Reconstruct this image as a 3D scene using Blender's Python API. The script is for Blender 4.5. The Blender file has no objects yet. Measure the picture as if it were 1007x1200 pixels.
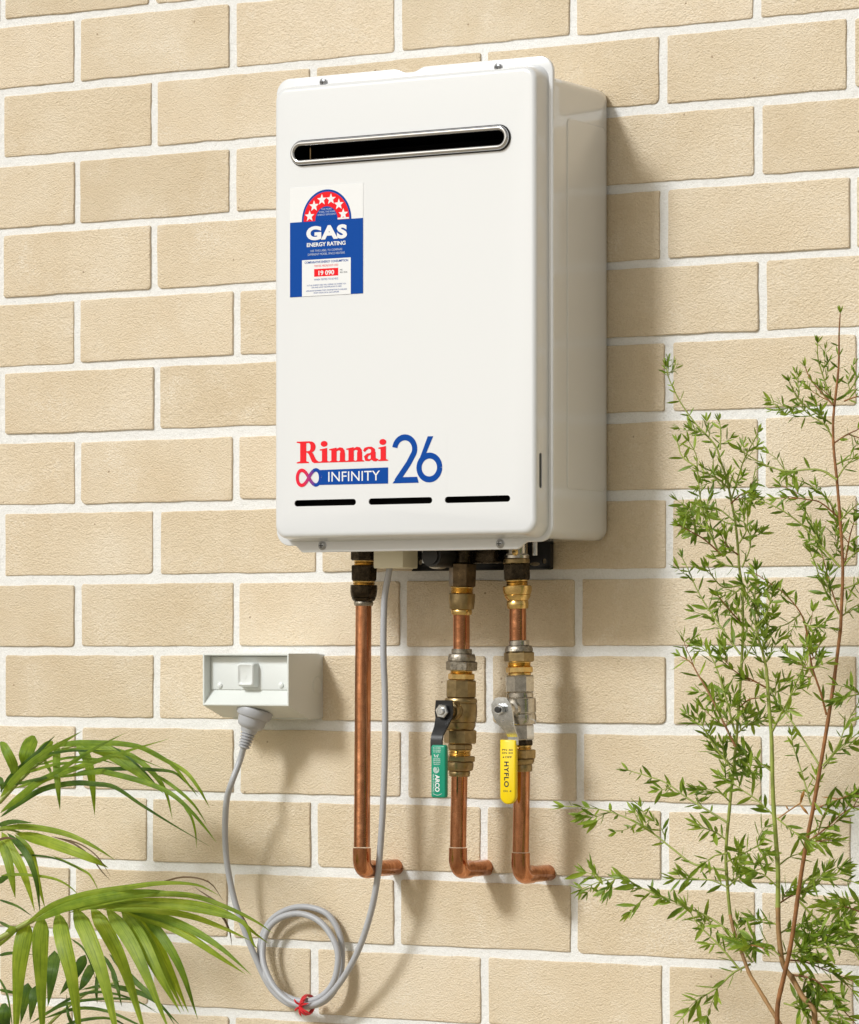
import bpy, bmesh, math, random
import numpy as np
from mathutils import Vector, Matrix, noise
rnd = random.Random(7)
S = bpy.context.scene
COL = S.collection
R = math.radians

# ------------------------------------------------------------------ camera
TH, FPX, CAMX, CAMD, HY, XC = 0.532, 4414.4, 2864.35, 3802.5, 760.3, 503.5
CAMZ = 1.30                                # lens height above the ground in metres
cam = bpy.data.objects.new('camera', bpy.data.cameras.new('camera'))
COL.objects.link(cam)
cam.location = (CAMX/1000, -CAMD/1000, CAMZ)
cam.rotation_euler = (R(90), 0, TH)
cam.data.sensor_fit = 'HORIZONTAL'
cam.data.sensor_width = 36
cam.data.lens = 36*FPX/1007
cam.data.shift_y = (HY-600)/1007
cam.data.clip_end = 500
S.camera = cam

# ------------------------------------------------------------------ light
SUN = Vector((0.44, 1.0, -0.80)).normalized()      # direction the light travels
elev = math.asin(-SUN.z)
az = math.atan2(-SUN.x, -SUN.y)
w = bpy.data.worlds.new('World'); S.world = w; w.use_nodes = True
nt = w.node_tree; nt.nodes.clear()
sky = nt.nodes.new('ShaderNodeTexSky'); sky.sky_type = 'NISHITA'; sky.sun_disc = False
sky.sun_elevation = elev; sky.sun_rotation = az
sky.dust_density = 3.0; sky.air_density = 1.0; sky.ozone_density = 1.0
hs = nt.nodes.new('ShaderNodeHueSaturation'); hs.inputs['Saturation'].default_value = 0.15
tint = nt.nodes.new('ShaderNodeMix'); tint.data_type = 'RGBA'; tint.blend_type = 'MULTIPLY'
tint.inputs['Factor'].default_value = 1.0; tint.inputs['B'].default_value = (1.0, 0.935, 0.81, 1)
bg = nt.nodes.new('ShaderNodeBackground'); bg.inputs['Strength'].default_value = 0.092
wo = nt.nodes.new('ShaderNodeOutputWorld')
nt.links.new(sky.outputs[0], hs.inputs['Color'])
nt.links.new(hs.outputs[0], tint.inputs['A'])
nt.links.new(tint.outputs['Result'], bg.inputs['Color'])
nt.links.new(bg.outputs[0], wo.inputs['Surface'])
sl = bpy.data.lights.new('sun', 'SUN'); sl.energy = 2.42; sl.angle = R(10.5); sl.color = (0.95, 0.98, 1.0)
so = bpy.data.objects.new('sun', sl); COL.objects.link(so)
so.rotation_euler = SUN.to_track_quat('-Z', 'Y').to_euler()
S.view_settings.view_transform = 'Standard'; S.view_settings.look = 'None'
S.view_settings.gamma = 1; S.view_settings.use_curve_mapping = False
S.view_settings.exposure = 0.0
S.render.engine = 'CYCLES'

# ------------------------------------------------------------------ measuring helpers (mm on the wall -> metres)
def plane_x(px, Y):
    a = (px-XC)/FPX; c, s = math.cos(TH), math.sin(TH); dy = Y+CAMD
    dx = dy*(a*c-s)/(c+a*s)
    return dx, -s*dx+c*dy
def W(px, py, Y=0.0):
    dx, fw = plane_x(px, Y)
    return Vector(((dx+CAMX)/1000, Y/1000, CAMZ-(py-HY)*fw/FPX/1000))
def pxmm(Y=0.0, px=500):                    # how many mm one pixel spans (upright) at that depth
    return plane_x(px, Y)[1]/FPX
def xm(px, Y): return W(px, HY, Y).x

# ------------------------------------------------------------------ materials
def newmat(name):
    m = bpy.data.materials.new(name); m.use_nodes = True
    return m, m.node_tree, m.node_tree.nodes['Principled BSDF']
def N(nt, t, **kw):
    n = nt.nodes.new(t)
    for k, v in kw.items():
        if k in n.inputs: n.inputs[k].default_value = v
        else: setattr(n, k, v)
    return n
def ramp(nt, src, stops):
    r = nt.nodes.new('ShaderNodeValToRGB'); e = r.color_ramp.elements
    while len(e) < len(stops): e.new(0.5)
    for q, (p, c) in zip(e, stops):
        q.position = p; q.color = (*c, 1) if len(c) == 3 else c
    nt.links.new(src, r.inputs['Fac']); return r
def mixc(nt, fac, a, b, mode='MIX'):
    m = nt.nodes.new('ShaderNodeMix'); m.data_type = 'RGBA'; m.blend_type = mode
    for sock, v in (('Factor', fac), ('A', a), ('B', b)):
        s_ = m.inputs[sock]
        if hasattr(v, 'is_output'): nt.links.new(v, s_)
        else: s_.default_value = v if sock == 'Factor' else (*v, 1)
    return m.outputs['Result']
def bump(nt, src, bs, dist, strength=1.0, prev=None):
    b = nt.nodes.new('ShaderNodeBump'); b.inputs['Distance'].default_value = dist
    b.inputs['Strength'].default_value = strength
    nt.links.new(src, b.inputs['Height'])
    if prev: nt.links.new(prev, b.inputs['Normal'])
    if bs: nt.links.new(b.outputs[0], bs.inputs['Normal'])
    return b.outputs[0]
def pos(nt, rot=None, scale=None, src='Position'):
    if src == 'Position':
        o = nt.nodes.new('ShaderNodeNewGeometry').outputs['Position']
    else:
        o = nt.nodes.new('ShaderNodeTexCoord').outputs[src]
    if rot or scale:
        mp = nt.nodes.new('ShaderNodeMapping')
        if rot: mp.inputs['Rotation'].default_value = rot
        if scale: mp.inputs['Scale'].default_value = scale
        nt.links.new(o, mp.inputs['Vector']); o = mp.outputs[0]
    return o
def noi(nt, vec, scale, detail=3, rough=0.5, dist=0.0):
    n = N(nt, 'ShaderNodeTexNoise', Scale=scale, Detail=detail, Roughness=rough, Distortion=dist)
    nt.links.new(vec, n.inputs['Vector']); return n.outputs['Fac']

def simple(name, col, rough=0.5, metal=0.0, coat=0.0, spec=0.5, var=0.0, vscale=60, bumpd=0.0, bscale=300, coat_rough=0.05):
    m, nt, b = newmat(name)
    b.inputs['Base Color'].default_value = (*col, 1)
    b.inputs['Roughness'].default_value = rough; b.inputs['Metallic'].default_value = metal
    b.inputs['Coat Weight'].default_value = coat; b.inputs['Coat Roughness'].default_value = coat_rough
    b.inputs['Specular IOR Level'].default_value = spec
    if var:
        f = noi(nt, pos(nt), vscale, 4, 0.6)
        r = ramp(nt, f, [(0.3, tuple(c*(1-var) for c in col)), (0.7, tuple(min(1, c*(1+var)) for c in col))])
        nt.links.new(r.outputs[0], b.inputs['Base Color'])
        rr = nt.nodes.new('ShaderNodeMapRange'); rr.inputs['To Min'].default_value = max(0.03, rough-0.12*min(1, var*3)); rr.inputs['To Max'].default_value = rough+0.15*min(1, var*3)
        nt.links.new(f, rr.inputs['Value']); nt.links.new(rr.outputs[0], b.inputs['Roughness'])
    if bumpd:
        bump(nt, noi(nt, pos(nt), bscale, 3), b, bumpd)
    return m

def brick_mat():
    m, nt, b = newmat('cream_brick')
    p = pos(nt)
    oi = nt.nodes.new('ShaderNodeObjectInfo').outputs['Random']
    big = noi(nt, p, 9, 4, 0.55)
    base = ramp(nt, big, [(0.30, (0.645, 0.527, 0.365)), (0.55, (0.688, 0.580, 0.425)), (0.75, (0.715, 0.620, 0.480))]).outputs[0]
    per = ramp(nt, oi, [(0.0, (0.92, 0.905, 0.87)), (0.35, (0.98, 0.975, 0.96)), (0.7, (1.01, 1.01, 1.01)), (1.0, (1.045, 1.05, 1.07))]).outputs[0]
    c = mixc(nt, 1.0, base, per, 'MULTIPLY')
    grain_sparkle = noi(nt, p, 650, 3, 0.7)  # fine grain; its lighter spots paint the sparkle of the stippled face
    c = mixc(nt, 1.0, c, ramp(nt, grain_sparkle, [(0.28, (0.88, 0.85, 0.80)), (0.5, (1.0, 1.0, 1.0)), (0.72, (1.07, 1.08, 1.11))]).outputs[0], 'MULTIPLY')
    # pale bloom patches
    bl = noi(nt, p, 14, 5, 0.65, 0.3)
    fl = noi(nt, p, 420, 2, 0.5)
    mul = nt.nodes.new('ShaderNodeMath'); mul.operation = 'MULTIPLY'
    nt.links.new(ramp(nt, bl, [(0.50, (0, 0, 0)), (0.72, (0.85, 0.85, 0.85))]).outputs[0], mul.inputs[0])
    nt.links.new(ramp(nt, fl, [(0.42, (0, 0, 0)), (0.62, (1, 1, 1))]).outputs[0], mul.inputs[1])
    c = mixc(nt, mul.outputs[0], c, (0.78, 0.70, 0.58))
    # tiny dark specks
    vo = N(nt, 'ShaderNodeTexVoronoi', Scale=38.0); nt.links.new(p, vo.inputs['Vector'])
    sp = ramp(nt, vo.outputs['Distance'], [(0.0, (1, 1, 1)), (0.045, (0.9, 0.9, 0.9)), (0.06, (0, 0, 0))]).outputs[0]
    spr = ramp(nt, vo.outputs['Color'], [(0.72, (0, 0, 0)), (0.76, (0.75, 0.75, 0.75))]).outputs[0]
    mm = nt.nodes.new('ShaderNodeMath'); mm.operation = 'MULTIPLY'; nt.links.new(sp, mm.inputs[0]); nt.links.new(spr, mm.inputs[1])
    c = mixc(nt, mm.outputs[0], c, (0.23, 0.14, 0.07))
    nt.links.new(c, b.inputs['Base Color'])
    b.inputs['Roughness'].default_value = 0.42
    b.inputs['Specular IOR Level'].default_value = 0.45
    # diagonal stipple: stretched noise
    st = noi(nt, pos(nt, rot=(0, R(38), 0), scale=(0.80, 1, 1.1)), 480, 2.0, 0.6, 0.1)
    st2 = noi(nt, pos(nt, rot=(0, R(-40), 0), scale=(0.85, 1, 1.1)), 190, 3, 0.65, 0.1)
    n1 = bump(nt, st2, None, 0.0011, 0.8)
    bump(nt, st, b, 0.0016, 1.0, n1)
    return m
def mortar_mat():
    m, nt, b = newmat('white_mortar')
    p = pos(nt)
    g = noi(nt, p, 520, 4, 0.7)
    c = ramp(nt, g, [(0.22, (0.68, 0.67, 0.64)), (0.45, (0.80, 0.80, 0.785)), (0.7, (0.85, 0.85, 0.845))]).outputs[0]
    vo = N(nt, 'ShaderNodeTexVoronoi', Scale=110.0); nt.links.new(p, vo.inputs['Vector'])
    sp = ramp(nt, vo.outputs['Distance'], [(0.0, (1, 1, 1)), (0.10, (0.8, 0.8, 0.8)), (0.14, (0, 0, 0))]).outputs[0]
    spr = ramp(nt, vo.outputs['Color'], [(0.84, (0, 0, 0)), (0.87, (0.7, 0.7, 0.7))]).outputs[0]
    mm = nt.nodes.new('ShaderNodeMath'); mm.operation = 'MULTIPLY'; nt.links.new(sp, mm.inputs[0]); nt.links.new(spr, mm.inputs[1])
    c = mixc(nt, mm.outputs[0], c, (0.42, 0.37, 0.30))
    nt.links.new(c, b.inputs['Base Color']); b.inputs['Roughness'].default_value = 0.9
    n1 = bump(nt, noi(nt, p, 160, 4, 0.6), None, 0.0013)
    bump(nt, g, b, 0.0010, 1.0, n1)
    return m
M = {}
M['brick'] = brick_mat(); M['mortar'] = mortar_mat()
M['enamel'] = simple('white_enamel', (0.700, 0.72, 0.745), 0.28, coat=1.0, coat_rough=0.06, bumpd=0.00004, bscale=60)
M['film'] = simple('clear_decal_film', (0.705, 0.728, 0.755), 0.27, coat=1.0)
for k_ in ('enamel', 'film'): M[k_].node_tree.nodes['Principled BSDF'].inputs['Coat IOR'].default_value = 1.75
M['chrome'] = simple('chrome', (0.62, 0.63, 0.66), 0.10, 1.0)
M['steel'] = simple('zinc_steel', (0.62, 0.64, 0.66), 0.25, 1.0, var=0.15, vscale=200)
M['black'] = simple('black_rubber', (0.012, 0.012, 0.012), 0.45)
M['cavity'] = simple('black_interior_shade', (0.007, 0.0065, 0.006), 0.6, 0.0, spec=.15)  # near-black base colour stands in for the shade inside the heater's openings
M['blackpaint'] = simple('black_painted_metal', (0.010, 0.010, 0.011), 0.30, 0.0, spec=.35, bumpd=0.0002, bscale=120)
M['nickel'] = simple('satin_nickel', (0.60, 0.57, 0.52), 0.17, 1.0, var=0.18, vscale=150)
M['brass'] = simple('bright_brass', (0.78, 0.55, 0.22), 0.20, 1.0, var=0.18, vscale=140)
M['dullbrass'] = simple('dull_bronze', (0.36, 0.27, 0.14), 0.33, 1.0, var=0.25, vscale=120, bumpd=0.0002, bscale=400)
M['greybrass'] = simple('grey_tarnished_brass', (0.33, 0.30, 0.25), 0.42, 1.0, var=0.5, vscale=260, bumpd=0.0004, bscale=350)
M['bronzedark'] = simple('dark_bronze', (0.13, 0.09, 0.05), 0.22, 1.0, var=0.5, vscale=110)
M['darknut'] = simple('blackened_brass', (0.055, 0.042, 0.028), 0.25, 1.0, var=0.5, vscale=160)
M['sage'] = simple('outlet_plastic', (0.68, 0.71, 0.69), 0.38, bumpd=0.0001, bscale=500)
M['sage_plate'] = simple('outlet_plate_plastic', (0.71, 0.74, 0.735), 0.33)
M['cream'] = simple('cream_plastic', (0.78, 0.74, 0.58), 0.4)
M['grey'] = simple('grey_pvc', (0.42, 0.43, 0.46), 0.42, bumpd=0.0003, bscale=60)
M['red_tie'] = simple('red_tie_plastic', (0.62, 0.02, 0.03), 0.4)
M['green_grip'] = simple('green_vinyl', (0.0, 0.28, 0.17), 0.33, coat=0.2)
M['yellow_grip'] = simple('yellow_vinyl', (0.85, 0.62, 0.0), 0.33, coat=0.2)
M['ink_white'] = simple('white_ink', (0.80, 0.81, 0.82), 0.4, spec=.2)
M['ink_blue'] = simple('blue_ink', (0.0, 0.060, 0.33), 0.4, spec=.12)
M['ink_red'] = simple('red_ink', (0.80, 0.012, 0.02), 0.4, spec=.12)
M['ink_logored'] = simple('logo_red_ink', (0.80, 0.02, 0.03), 0.4, spec=.12)
M['ink_dark'] = simple('dark_ink', (0.02, 0.03, 0.05), 0.4, spec=.12)
M['ink_lightblue'] = simple('pale_print_ink', (0.50, 0.58, 0.75), 0.4)
def copper_mat():
    m, nt, b = newmat('copper')
    p = pos(nt, scale=(1, 1, 0.25))
    f = noi(nt, p, 130, 5, 0.65)
    f2 = noi(nt, pos(nt, scale=(1, 1, 0.06)), 240, 3, 0.6)
    c = ramp(nt, f, [(0.28, (0.27, 0.095, 0.042)), (0.5, (0.52, 0.215, 0.105)), (0.75, (0.76, 0.38, 0.22))]).outputs[0]
    nt.links.new(mixc(nt, 0.35, c, ramp(nt, f2, [(0.3, (0.34, 0.13, 0.06)), (0.7, (0.82, 0.42, 0.22))]).outputs[0]), b.inputs['Base Color'])
    b.inputs['Metallic'].default_value = 1
    nt.links.new(ramp(nt, f, [(0.3, (0.22,)*3), (0.7, (0.10,)*3)]).outputs[0], b.inputs['Roughness'])
    bump(nt, noi(nt, pos(nt), 90, 3), b, 0.0003)
    return m
M['copper'] = copper_mat()
def leaf_mat(name, dark, mid, light, uvs=True, trans=0.42, rough=0.50):
    m, nt, b = newmat(name)
    uv = nt.nodes.new('ShaderNodeUVMap').outputs[0]
    oi = nt.nodes.new('ShaderNodeObjectInfo').outputs['Random']
    mp = nt.nodes.new('ShaderNodeMapping'); mp.inputs['Scale'].default_value = (14, 0.6, 1)
    nt.links.new(uv, mp.inputs['Vector'])
    st = noi(nt, mp.outputs[0], 1.0, 2, 0.5)
    pn = noi(nt, pos(nt), 35, 3, 0.6)
    c = ramp(nt, pn, [(0.3, dark), (0.5, mid), (0.72, light)]).outputs[0]
    c = mixc(nt, 1.0, c, ramp(nt, st, [(0.32, (0.66, 0.70, 0.62)), (0.5, (0.98, 0.98, 0.95)), (0.68, (1.18, 1.16, 1.1))]).outputs[0], 'MULTIPLY')
    c = mixc(nt, 1.0, c, ramp(nt, oi, [(0, (0.82, 0.86, 0.8)), (1, (1.15, 1.1, 1.0))]).outputs[0], 'MULTIPLY')
    nt.links.new(c, b.inputs['Base Color']); b.inputs['Roughness'].default_value = rough
    if uvs: bump(nt, st, b, 0.0006)
    tr = nt.nodes.new('ShaderNodeBsdfTranslucent')
    nt.links.new(mixc(nt, 1.0, c, (1.2, 1.25, 0.5), 'MULTIPLY'), tr.inputs['Color'])
    mx = nt.nodes.new('ShaderNodeMixShader'); mx.inputs[0].default_value = trans
    nt.links.new(b.outputs[0], mx.inputs[1]); nt.links.new(tr.outputs[0], mx.inputs[2])
    nt.links.new(mx.outputs[0], nt.nodes['Material Output'].inputs['Surface'])
    return m
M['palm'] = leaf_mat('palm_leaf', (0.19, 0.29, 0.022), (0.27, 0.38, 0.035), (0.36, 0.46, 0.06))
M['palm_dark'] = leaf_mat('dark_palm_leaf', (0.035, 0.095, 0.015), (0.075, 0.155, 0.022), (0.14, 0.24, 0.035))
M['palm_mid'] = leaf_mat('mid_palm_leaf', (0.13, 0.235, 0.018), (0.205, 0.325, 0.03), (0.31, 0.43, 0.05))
M['shrub'] = leaf_mat('shrub_leaf', (0.105, 0.185, 0.022), (0.195, 0.300, 0.036), (0.32, 0.42, 0.065), uvs=False, rough=0.42)
M['shrub_tip'] = leaf_mat('young_shrub_leaf', (0.22, 0.33, 0.04), (0.30, 0.42, 0.06), (0.38, 0.50, 0.09), uvs=False)
M['stem_green'] = simple('green_stem', (0.27, 0.32, 0.06), 0.45, var=0.2, vscale=50)
M['stem_red'] = simple('reddish_bark', (0.26, 0.11, 0.035), 0.5, var=0.35, vscale=90)
M['stem_brown'] = simple('tan_bark', (0.32, 0.18, 0.07), 0.6, var=0.3, vscale=90)
M['dry'] = simple('dry_leaf', (0.34, 0.16, 0.03), 0.6)
M['dry_tip'] = simple('brown_fibre', (0.12, 0.07, 0.03), 0.6)

# ------------------------------------------------------------------ mesh helpers
def tag(o, label=None, cat=None, group=None, kind=None):
    if label: o['label'] = label
    if cat: o['category'] = cat
    if group: o['group'] = group
    if kind: o['kind'] = kind
    return o
def mesh_obj(name, verts, faces, mat, parent=None, smooth=None, uv=None):
    me = bpy.data.meshes.new(name); me.from_pydata([tuple(v) for v in verts], [], faces); me.update()
    if isinstance(mat, str): mat = M[mat]
    me.materials.append(mat)
    if smooth is not None:
        me.polygons.foreach_set('use_smooth', [True]*len(me.polygons))
        me.set_sharp_from_angle(angle=R(smooth))
    if uv:
        l = me.uv_layers.new(name='UVMap')
        for lp in me.loops: l.data[lp.index].uv = uv[lp.vertex_index]
    o = bpy.data.objects.new(name, me); COL.objects.link(o)
    if parent: o.parent = parent; o.matrix_parent_inverse = Matrix.Translation(-parent.location) if parent.type == 'EMPTY' else Matrix.Identity(4)
    return o
def parent_loc(p):
    v = Vector((0, 0, 0))
    while p is not None: v = v + p.location; p = p.parent
    return v
def empty(name, loc=(0, 0, 0)):
    o = bpy.data.objects.new(name, None); COL.objects.link(o); o.location = loc; o.empty_display_size = 0.05
    return o
class MB:
    def __init__(s): s.v = []; s.f = []
    def add(s, v, f):
        k = len(s.v); s.v += [Vector(a) for a in v]; s.f += [tuple(i+k for i in q) for q in f]; return s
    def build(s, name, mat, parent=None, smooth=30): return mesh_obj(name, s.v, s.f, mat, parent, smooth)
def loft(loops, cap0=True, cap1=True, closed=True):
    n = len(loops[0]); v = [p for l in loops for p in l]; f = []
    for i in range(len(loops)-1):
        for j in range(n if closed else n-1):
            a = i*n+j; b = i*n+(j+1) % n
            f.append((a, b, b+n, a+n))
    if cap0: f.append(tuple(reversed(range(n))))
    if cap1: f.append(tuple(range((len(loops)-1)*n, len(loops)*n)))
    return v, f
def rrect(x0, x1, z0, z1, r, n=7):
    r = max(r, 1e-5)
    pts = []
    for cx, cz, a0 in ((x1-r, z0+r, -90), (x1-r, z1-r, 0), (x0+r, z1-r, 90), (x0+r, z0+r, 180)):
        for k in range(n+1):
            a = R(a0+90*k/n); pts.append((cx+r*math.cos(a), cz+r*math.sin(a)))
    return pts
def ring2(pts, y): return [Vector((x, y, z)) for x, z in pts]
def box(x0, x1, y0, y1, z0, z1, bev=0.0):
    if bev <= 0:
        v = [(x, y, z) for x in (x0, x1) for y in (y0, y1) for z in (z0, z1)]
        return v, [(0, 1, 3, 2), (4, 6, 7, 5), (0, 4, 5, 1), (2, 3, 7, 6), (0, 2, 6, 4), (1, 5, 7, 3)]
    L = []
    for k, (i, y) in enumerate([(bev, y1), (bev*0.3, y1-bev*0.3), (0, y1-bev), (0, y0+bev), (bev*0.3, y0+bev*0.3), (bev, y0)]):
        L.append(ring2(rrect(x0+i, x1-i, z0+i, z1-i, max(bev*1.2-i, bev*0.3), 3), y))
    return loft(L)
def frame_of(d, up=Vector((0, -1, 0))):
    d = d.normalized()
    a = d.cross(up)
    if a.length < 1e-4: a = d.cross(Vector((1, 0, 0)))
    a.normalize(); b = a.cross(d).normalized()
    return a, b
def tube(path, rad, n=12, cap=True):
    path = [Vector(p) for p in path]; L = []
    if not hasattr(rad, '__len__'): rad = [rad]*len(path)
    a = None
    for i, p in enumerate(path):
        d = (path[min(i+1, len(path)-1)]-path[max(i-1, 0)]).normalized()
        if a is None: a, b = frame_of(d)
        else:
            a = (a-d*a.dot(d)).normalized(); b = a.cross(d).normalized()
        L.append([p+a*math.cos(2*math.pi*k/n)*rad[i]+b*math.sin(2*math.pi*k/n)*rad[i] for k in range(n)])
    return loft(L, cap, cap)
def lathe(p0, axis, prof, n=24, flat=False, rot=0.0):
    """prof: list of (distance along axis, radius)"""
    axis = Vector(axis).normalized(); a, b = frame_of(axis, Vector((0, -1, 0.01)))
    L = [[Vector(p0)+axis*t+a*math.cos(2*math.pi*k/n+rot)*r+b*math.sin(2*math.pi*k/n+rot)*r for k in range(n)] for t, r in prof]
    return loft(L)
def catmull(pts, per=8):
    pts = [Vector(p) for p in pts]
    P = [pts[0]*2-pts[1]]+pts+[pts[-1]*2-pts[-2]]; out = []
    for i in range(1, len(P)-2):
        a, b, c, d = P[i-1:i+3]
        for k in range(per):
            t = k/per
            out.append(0.5*((2*b)+(c-a)*t+(2*a-5*b+4*c-d)*t*t+(3*b-a-3*c+d)*t**3))
    out.append(pts[-1]); return out
def cut(o, cutters):
    """carve real openings with exact booleans, then forget the cutters"""
    objs = []
    for v, f in cutters:
        c = mesh_obj('cutter', v, f, 'enamel'); objs.append(c)
        md = o.modifiers.new('cut', 'BOOLEAN'); md.operation = 'DIFFERENCE'; md.object = c; md.solver = 'EXACT'
    for q in [o]+objs:
        bm = bmesh.new(); bm.from_mesh(q.data); bmesh.ops.remove_doubles(bm, verts=bm.verts, dist=1e-7)
        bmesh.ops.recalc_face_normals(bm, faces=bm.faces); bm.to_mesh(q.data); bm.free()
    bpy.context.view_layer.update()
    dg = bpy.context.evaluated_depsgraph_get()
    me = bpy.data.meshes.new_from_object(o.evaluated_get(dg))
    o.modifiers.clear(); old = o.data; o.data = me; bpy.data.meshes.remove(old)
    for c in objs:
        m_ = c.data; bpy.data.objects.remove(c); bpy.data.meshes.remove(m_)
    me.set_sharp_from_angle(angle=R(30))
    return o

# ------------------------------------------------------------------ the wall
wall = empty('brick_wall', (0.69, 0.0, 0.0))
tag(wall, 'cream brick wall with white mortar joints behind the water heater', 'wall')
ROWDZ = [9, 9, 8.1, 5.8, 4.8, 4.5, 4.0, 1.4, -1.0, -3.4, -5.2, -8.3, -8.8, -10.9, -12, -13, -14]
def rowtop(k):
    if k < 0: return -86*k+9+k*-1.2*0-1.6*k*0
    if k < len(ROWDZ): return -86*k+ROWDZ[k]
    return -87.5*k+7
ZC = -857.1
def zrow(k): return (rowtop(k)-ZC)/1000+CAMZ
JOINTS = {
 -1: [(91, 0), (277, 0), (468, 0), (671, 0), (888, 0)],
 0: [(2, 0), (178, 0), (367, 0), (566, 0), (779, 0), (999, 0)],
 1: [(90, 0), (272, 0), (466, 0), (671, 0), (887, 0)],
 2: [(1, 0), (180, 0), (367, 0), (567, 0), (777, 0), (997, 0)],
 3: [(90, 0), (272, 0), (466, 0), (671, 0), (887.5, 0)],
 4: [(0, 0), (180, 0), (369, 0), (567, 0), (777.5, 0), (1000, 0)],
 5: [(90, 0), (276.5, 0), (470, 0), (675, 0), (893, 0)],
 6: [(2, 0), (183, 0), (372, 0), (571, 0), (783.5, 0), (1008, 0)],
 7: [(91, 0), (276, 0), (471, 0), (676, 0), (893, 0)],
 8: [(2, 0), (183, 0), (373, 0), (572, 0), (784.5, 0), (1008, 0)],
 9: [(90.5, 0), (276.5, 0), (472, 0), (677, 0), (893, 0)],
 10: [(2, 0), (183, 0), (373, 0), (573.5, 0), (785, 0), (1008, 0)],
 11: [(92, 0), (277, 0), (473.5, 0), (679, 0), (896, 0)],
 12: [(-5, 0), (175.5, 0), (367.5, 0), (567, 0), (779, 0), (1002, 0)],
 13: [(85, 0), (270, 0), (465.5, 0), (672, 0), (888, 0)],
 14: [(-4, 0), (176, 0), (368, 0), (568, 0), (780, 0), (1004, 0)],
 15: [(88, 0), (271, 0), (466, 0), (673, 0), (890, 0)]}
def joints(k):
    if k in JOINTS: base = [xm(px, 0) for px, _ in JOINTS[k]]
    else:
        off = 0.0 if k % 2 == 0 else 0.117
        base = [off+0.2345*i+rnd.uniform(-.002, .002) for i in range(6)]
    p = 0.2345
    out = list(base)
    while out[0] > -2.2: out.insert(0, out[0]-p)
    while out[-1] < 3.6: out.append(out[-1]+p)
    return out
def brick_geo(x0, x1, z0, z1, rr, detail=True):
    """one brick: uneven arrises, worn corners, face slightly dished"""
    seg = 22 if detail else 1
    rc = [rr.uniform(.0012, .0035) for _ in range(4)]
    if rr.random() < .35: rc[rr.randrange(2)] = rr.uniform(.004, .007)
    pts = []
    corners = [(x0, z0, 180, rc[0]), (x1, z0, 270, rc[1]), (x1, z1, 0, rc[2]), (x0, z1, 90, rc[3])]
    cs = []
    for cx, cz, a0, r in corners:
        sx = 1 if cx == x0 else -1; sz = 1 if cz == z0 else -1
        ox, oz = cx+sx*r, cz+sz*r
        cs.append([(ox+r*math.cos(R(a0+90*k/4)), oz+r*math.sin(R(a0+90*k/4))) for k in range(5 if detail else 3)])
    s1 = rr.uniform(0, 100)
    ns = (seg, 8, seg, 8) if detail else (1, 1, 1, 1)
    for q in range(4):
        pts += cs[q]
        a = cs[q][-1]; b = cs[(q+1) % 4][0]
        for k in range(1, ns[q]):
            t = k/ns[q]; pts.append((a[0]*(1-t)+b[0]*t, a[1]*(1-t)+b[1]*t))
    cx, cz = (x0+x1)/2, (z0+z1)/2
    def wob(p, amp, sc):
        n1 = noise.noise(Vector((p[0]*sc, p[1]*sc, s1)))*amp
        n2 = noise.noise(Vector((p[0]*sc*4, p[1]*sc*4, s1+9)))*amp*.45
        dx, dz = p[0]-cx, p[1]-cz
        hx, hz = (x1-x0)/2, (z1-z0)/2
        wx, wz = (abs(dx)/hx)**16, (abs(dz)/hz)**16
        return (p[0]+(n1+n2)*wx*(1 if dx > 0 else -1)*.7, p[1]+(n1+n2)*wz*(1 if dz > 0 else -1))
    if detail: pts = [wob(p, .0011, 28) for p in pts]
    def inset(p, d):
        dx, dz = p[0]-cx, p[1]-cz; hx, hz = (x1-x0)/2, (z1-z0)/2
        return (p[0]-dx/hx*d*min(1, abs(dx)/hx*1.0), p[1]-dz/hz*d)
    y = rr.uniform(-.0006, .0008)
    prof = [(0, .030), (0, y+.0013), (.0004, y+.0004), (.0010, y+.00005), (.004, y)] if detail else [(0, .03), (0, y+.002), (.0018, y)]
    loops = [ring2([inset(p, d) for p in pts], yy) for d, yy in prof]
    v, f = loft(loops, False, not detail)
    if detail:
        n = len(pts); k = (len(loops)-1)*n; v.append(Vector((cx, y, cz)))
        f += [(k+j, k+(j+1) % n, len(v)-1) for j in range(n)]
    return v, f
ZBOT = 0.0
far = MB(); nb = 0
for k in range(-13, 17):
    zt = zrow(k); zb = zt-.0765
    if zb < 0.0: continue
    js = joints(k)
    rr = random.Random(k*77+5)
    for a, b in zip(js[:-1], js[1:]):
        g = .0052
        x0, x1 = a+g+rr.uniform(-.0008, .0008), b-g+rr.uniform(-.0008, .0008)
        z0, z1 = zb+rr.uniform(-.0006, .0006), zt+rr.uniform(-.0006, .0006)
        near = (-2 <= k <= 16 and x1 > -0.30 and x0 < 1.60)
        if near:
            v, f = brick_geo(x0, x1, z0, z1, rr)
            o = mesh_obj('brick', v, f, 'brick', wall, 28); nb += 1; [setattr(q, 'use_smooth', False) for q in o.data.polygons if len(q.vertices) == 3]
        else:
            v, f = brick_geo(x0, x1, z0, z1, rr, False); far.add(v, f)
k = 17
while True:                                  # courses down to the ground
    zt = zrow(k); zb = zt-.0765
    if zt < 0.02: break
    rr = random.Random(k*77+5); js = joints(k)
    for a, b in zip(js[:-1], js[1:]):
        far.add(*brick_geo(a+.0052, b-.0052, max(zb, -.02), zt, rr, False))
    k += 1
o = far.build('brick_courses', 'brick', wall, 40); tag(o, kind='stuff')
print('bricks as parts', nb)
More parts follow.
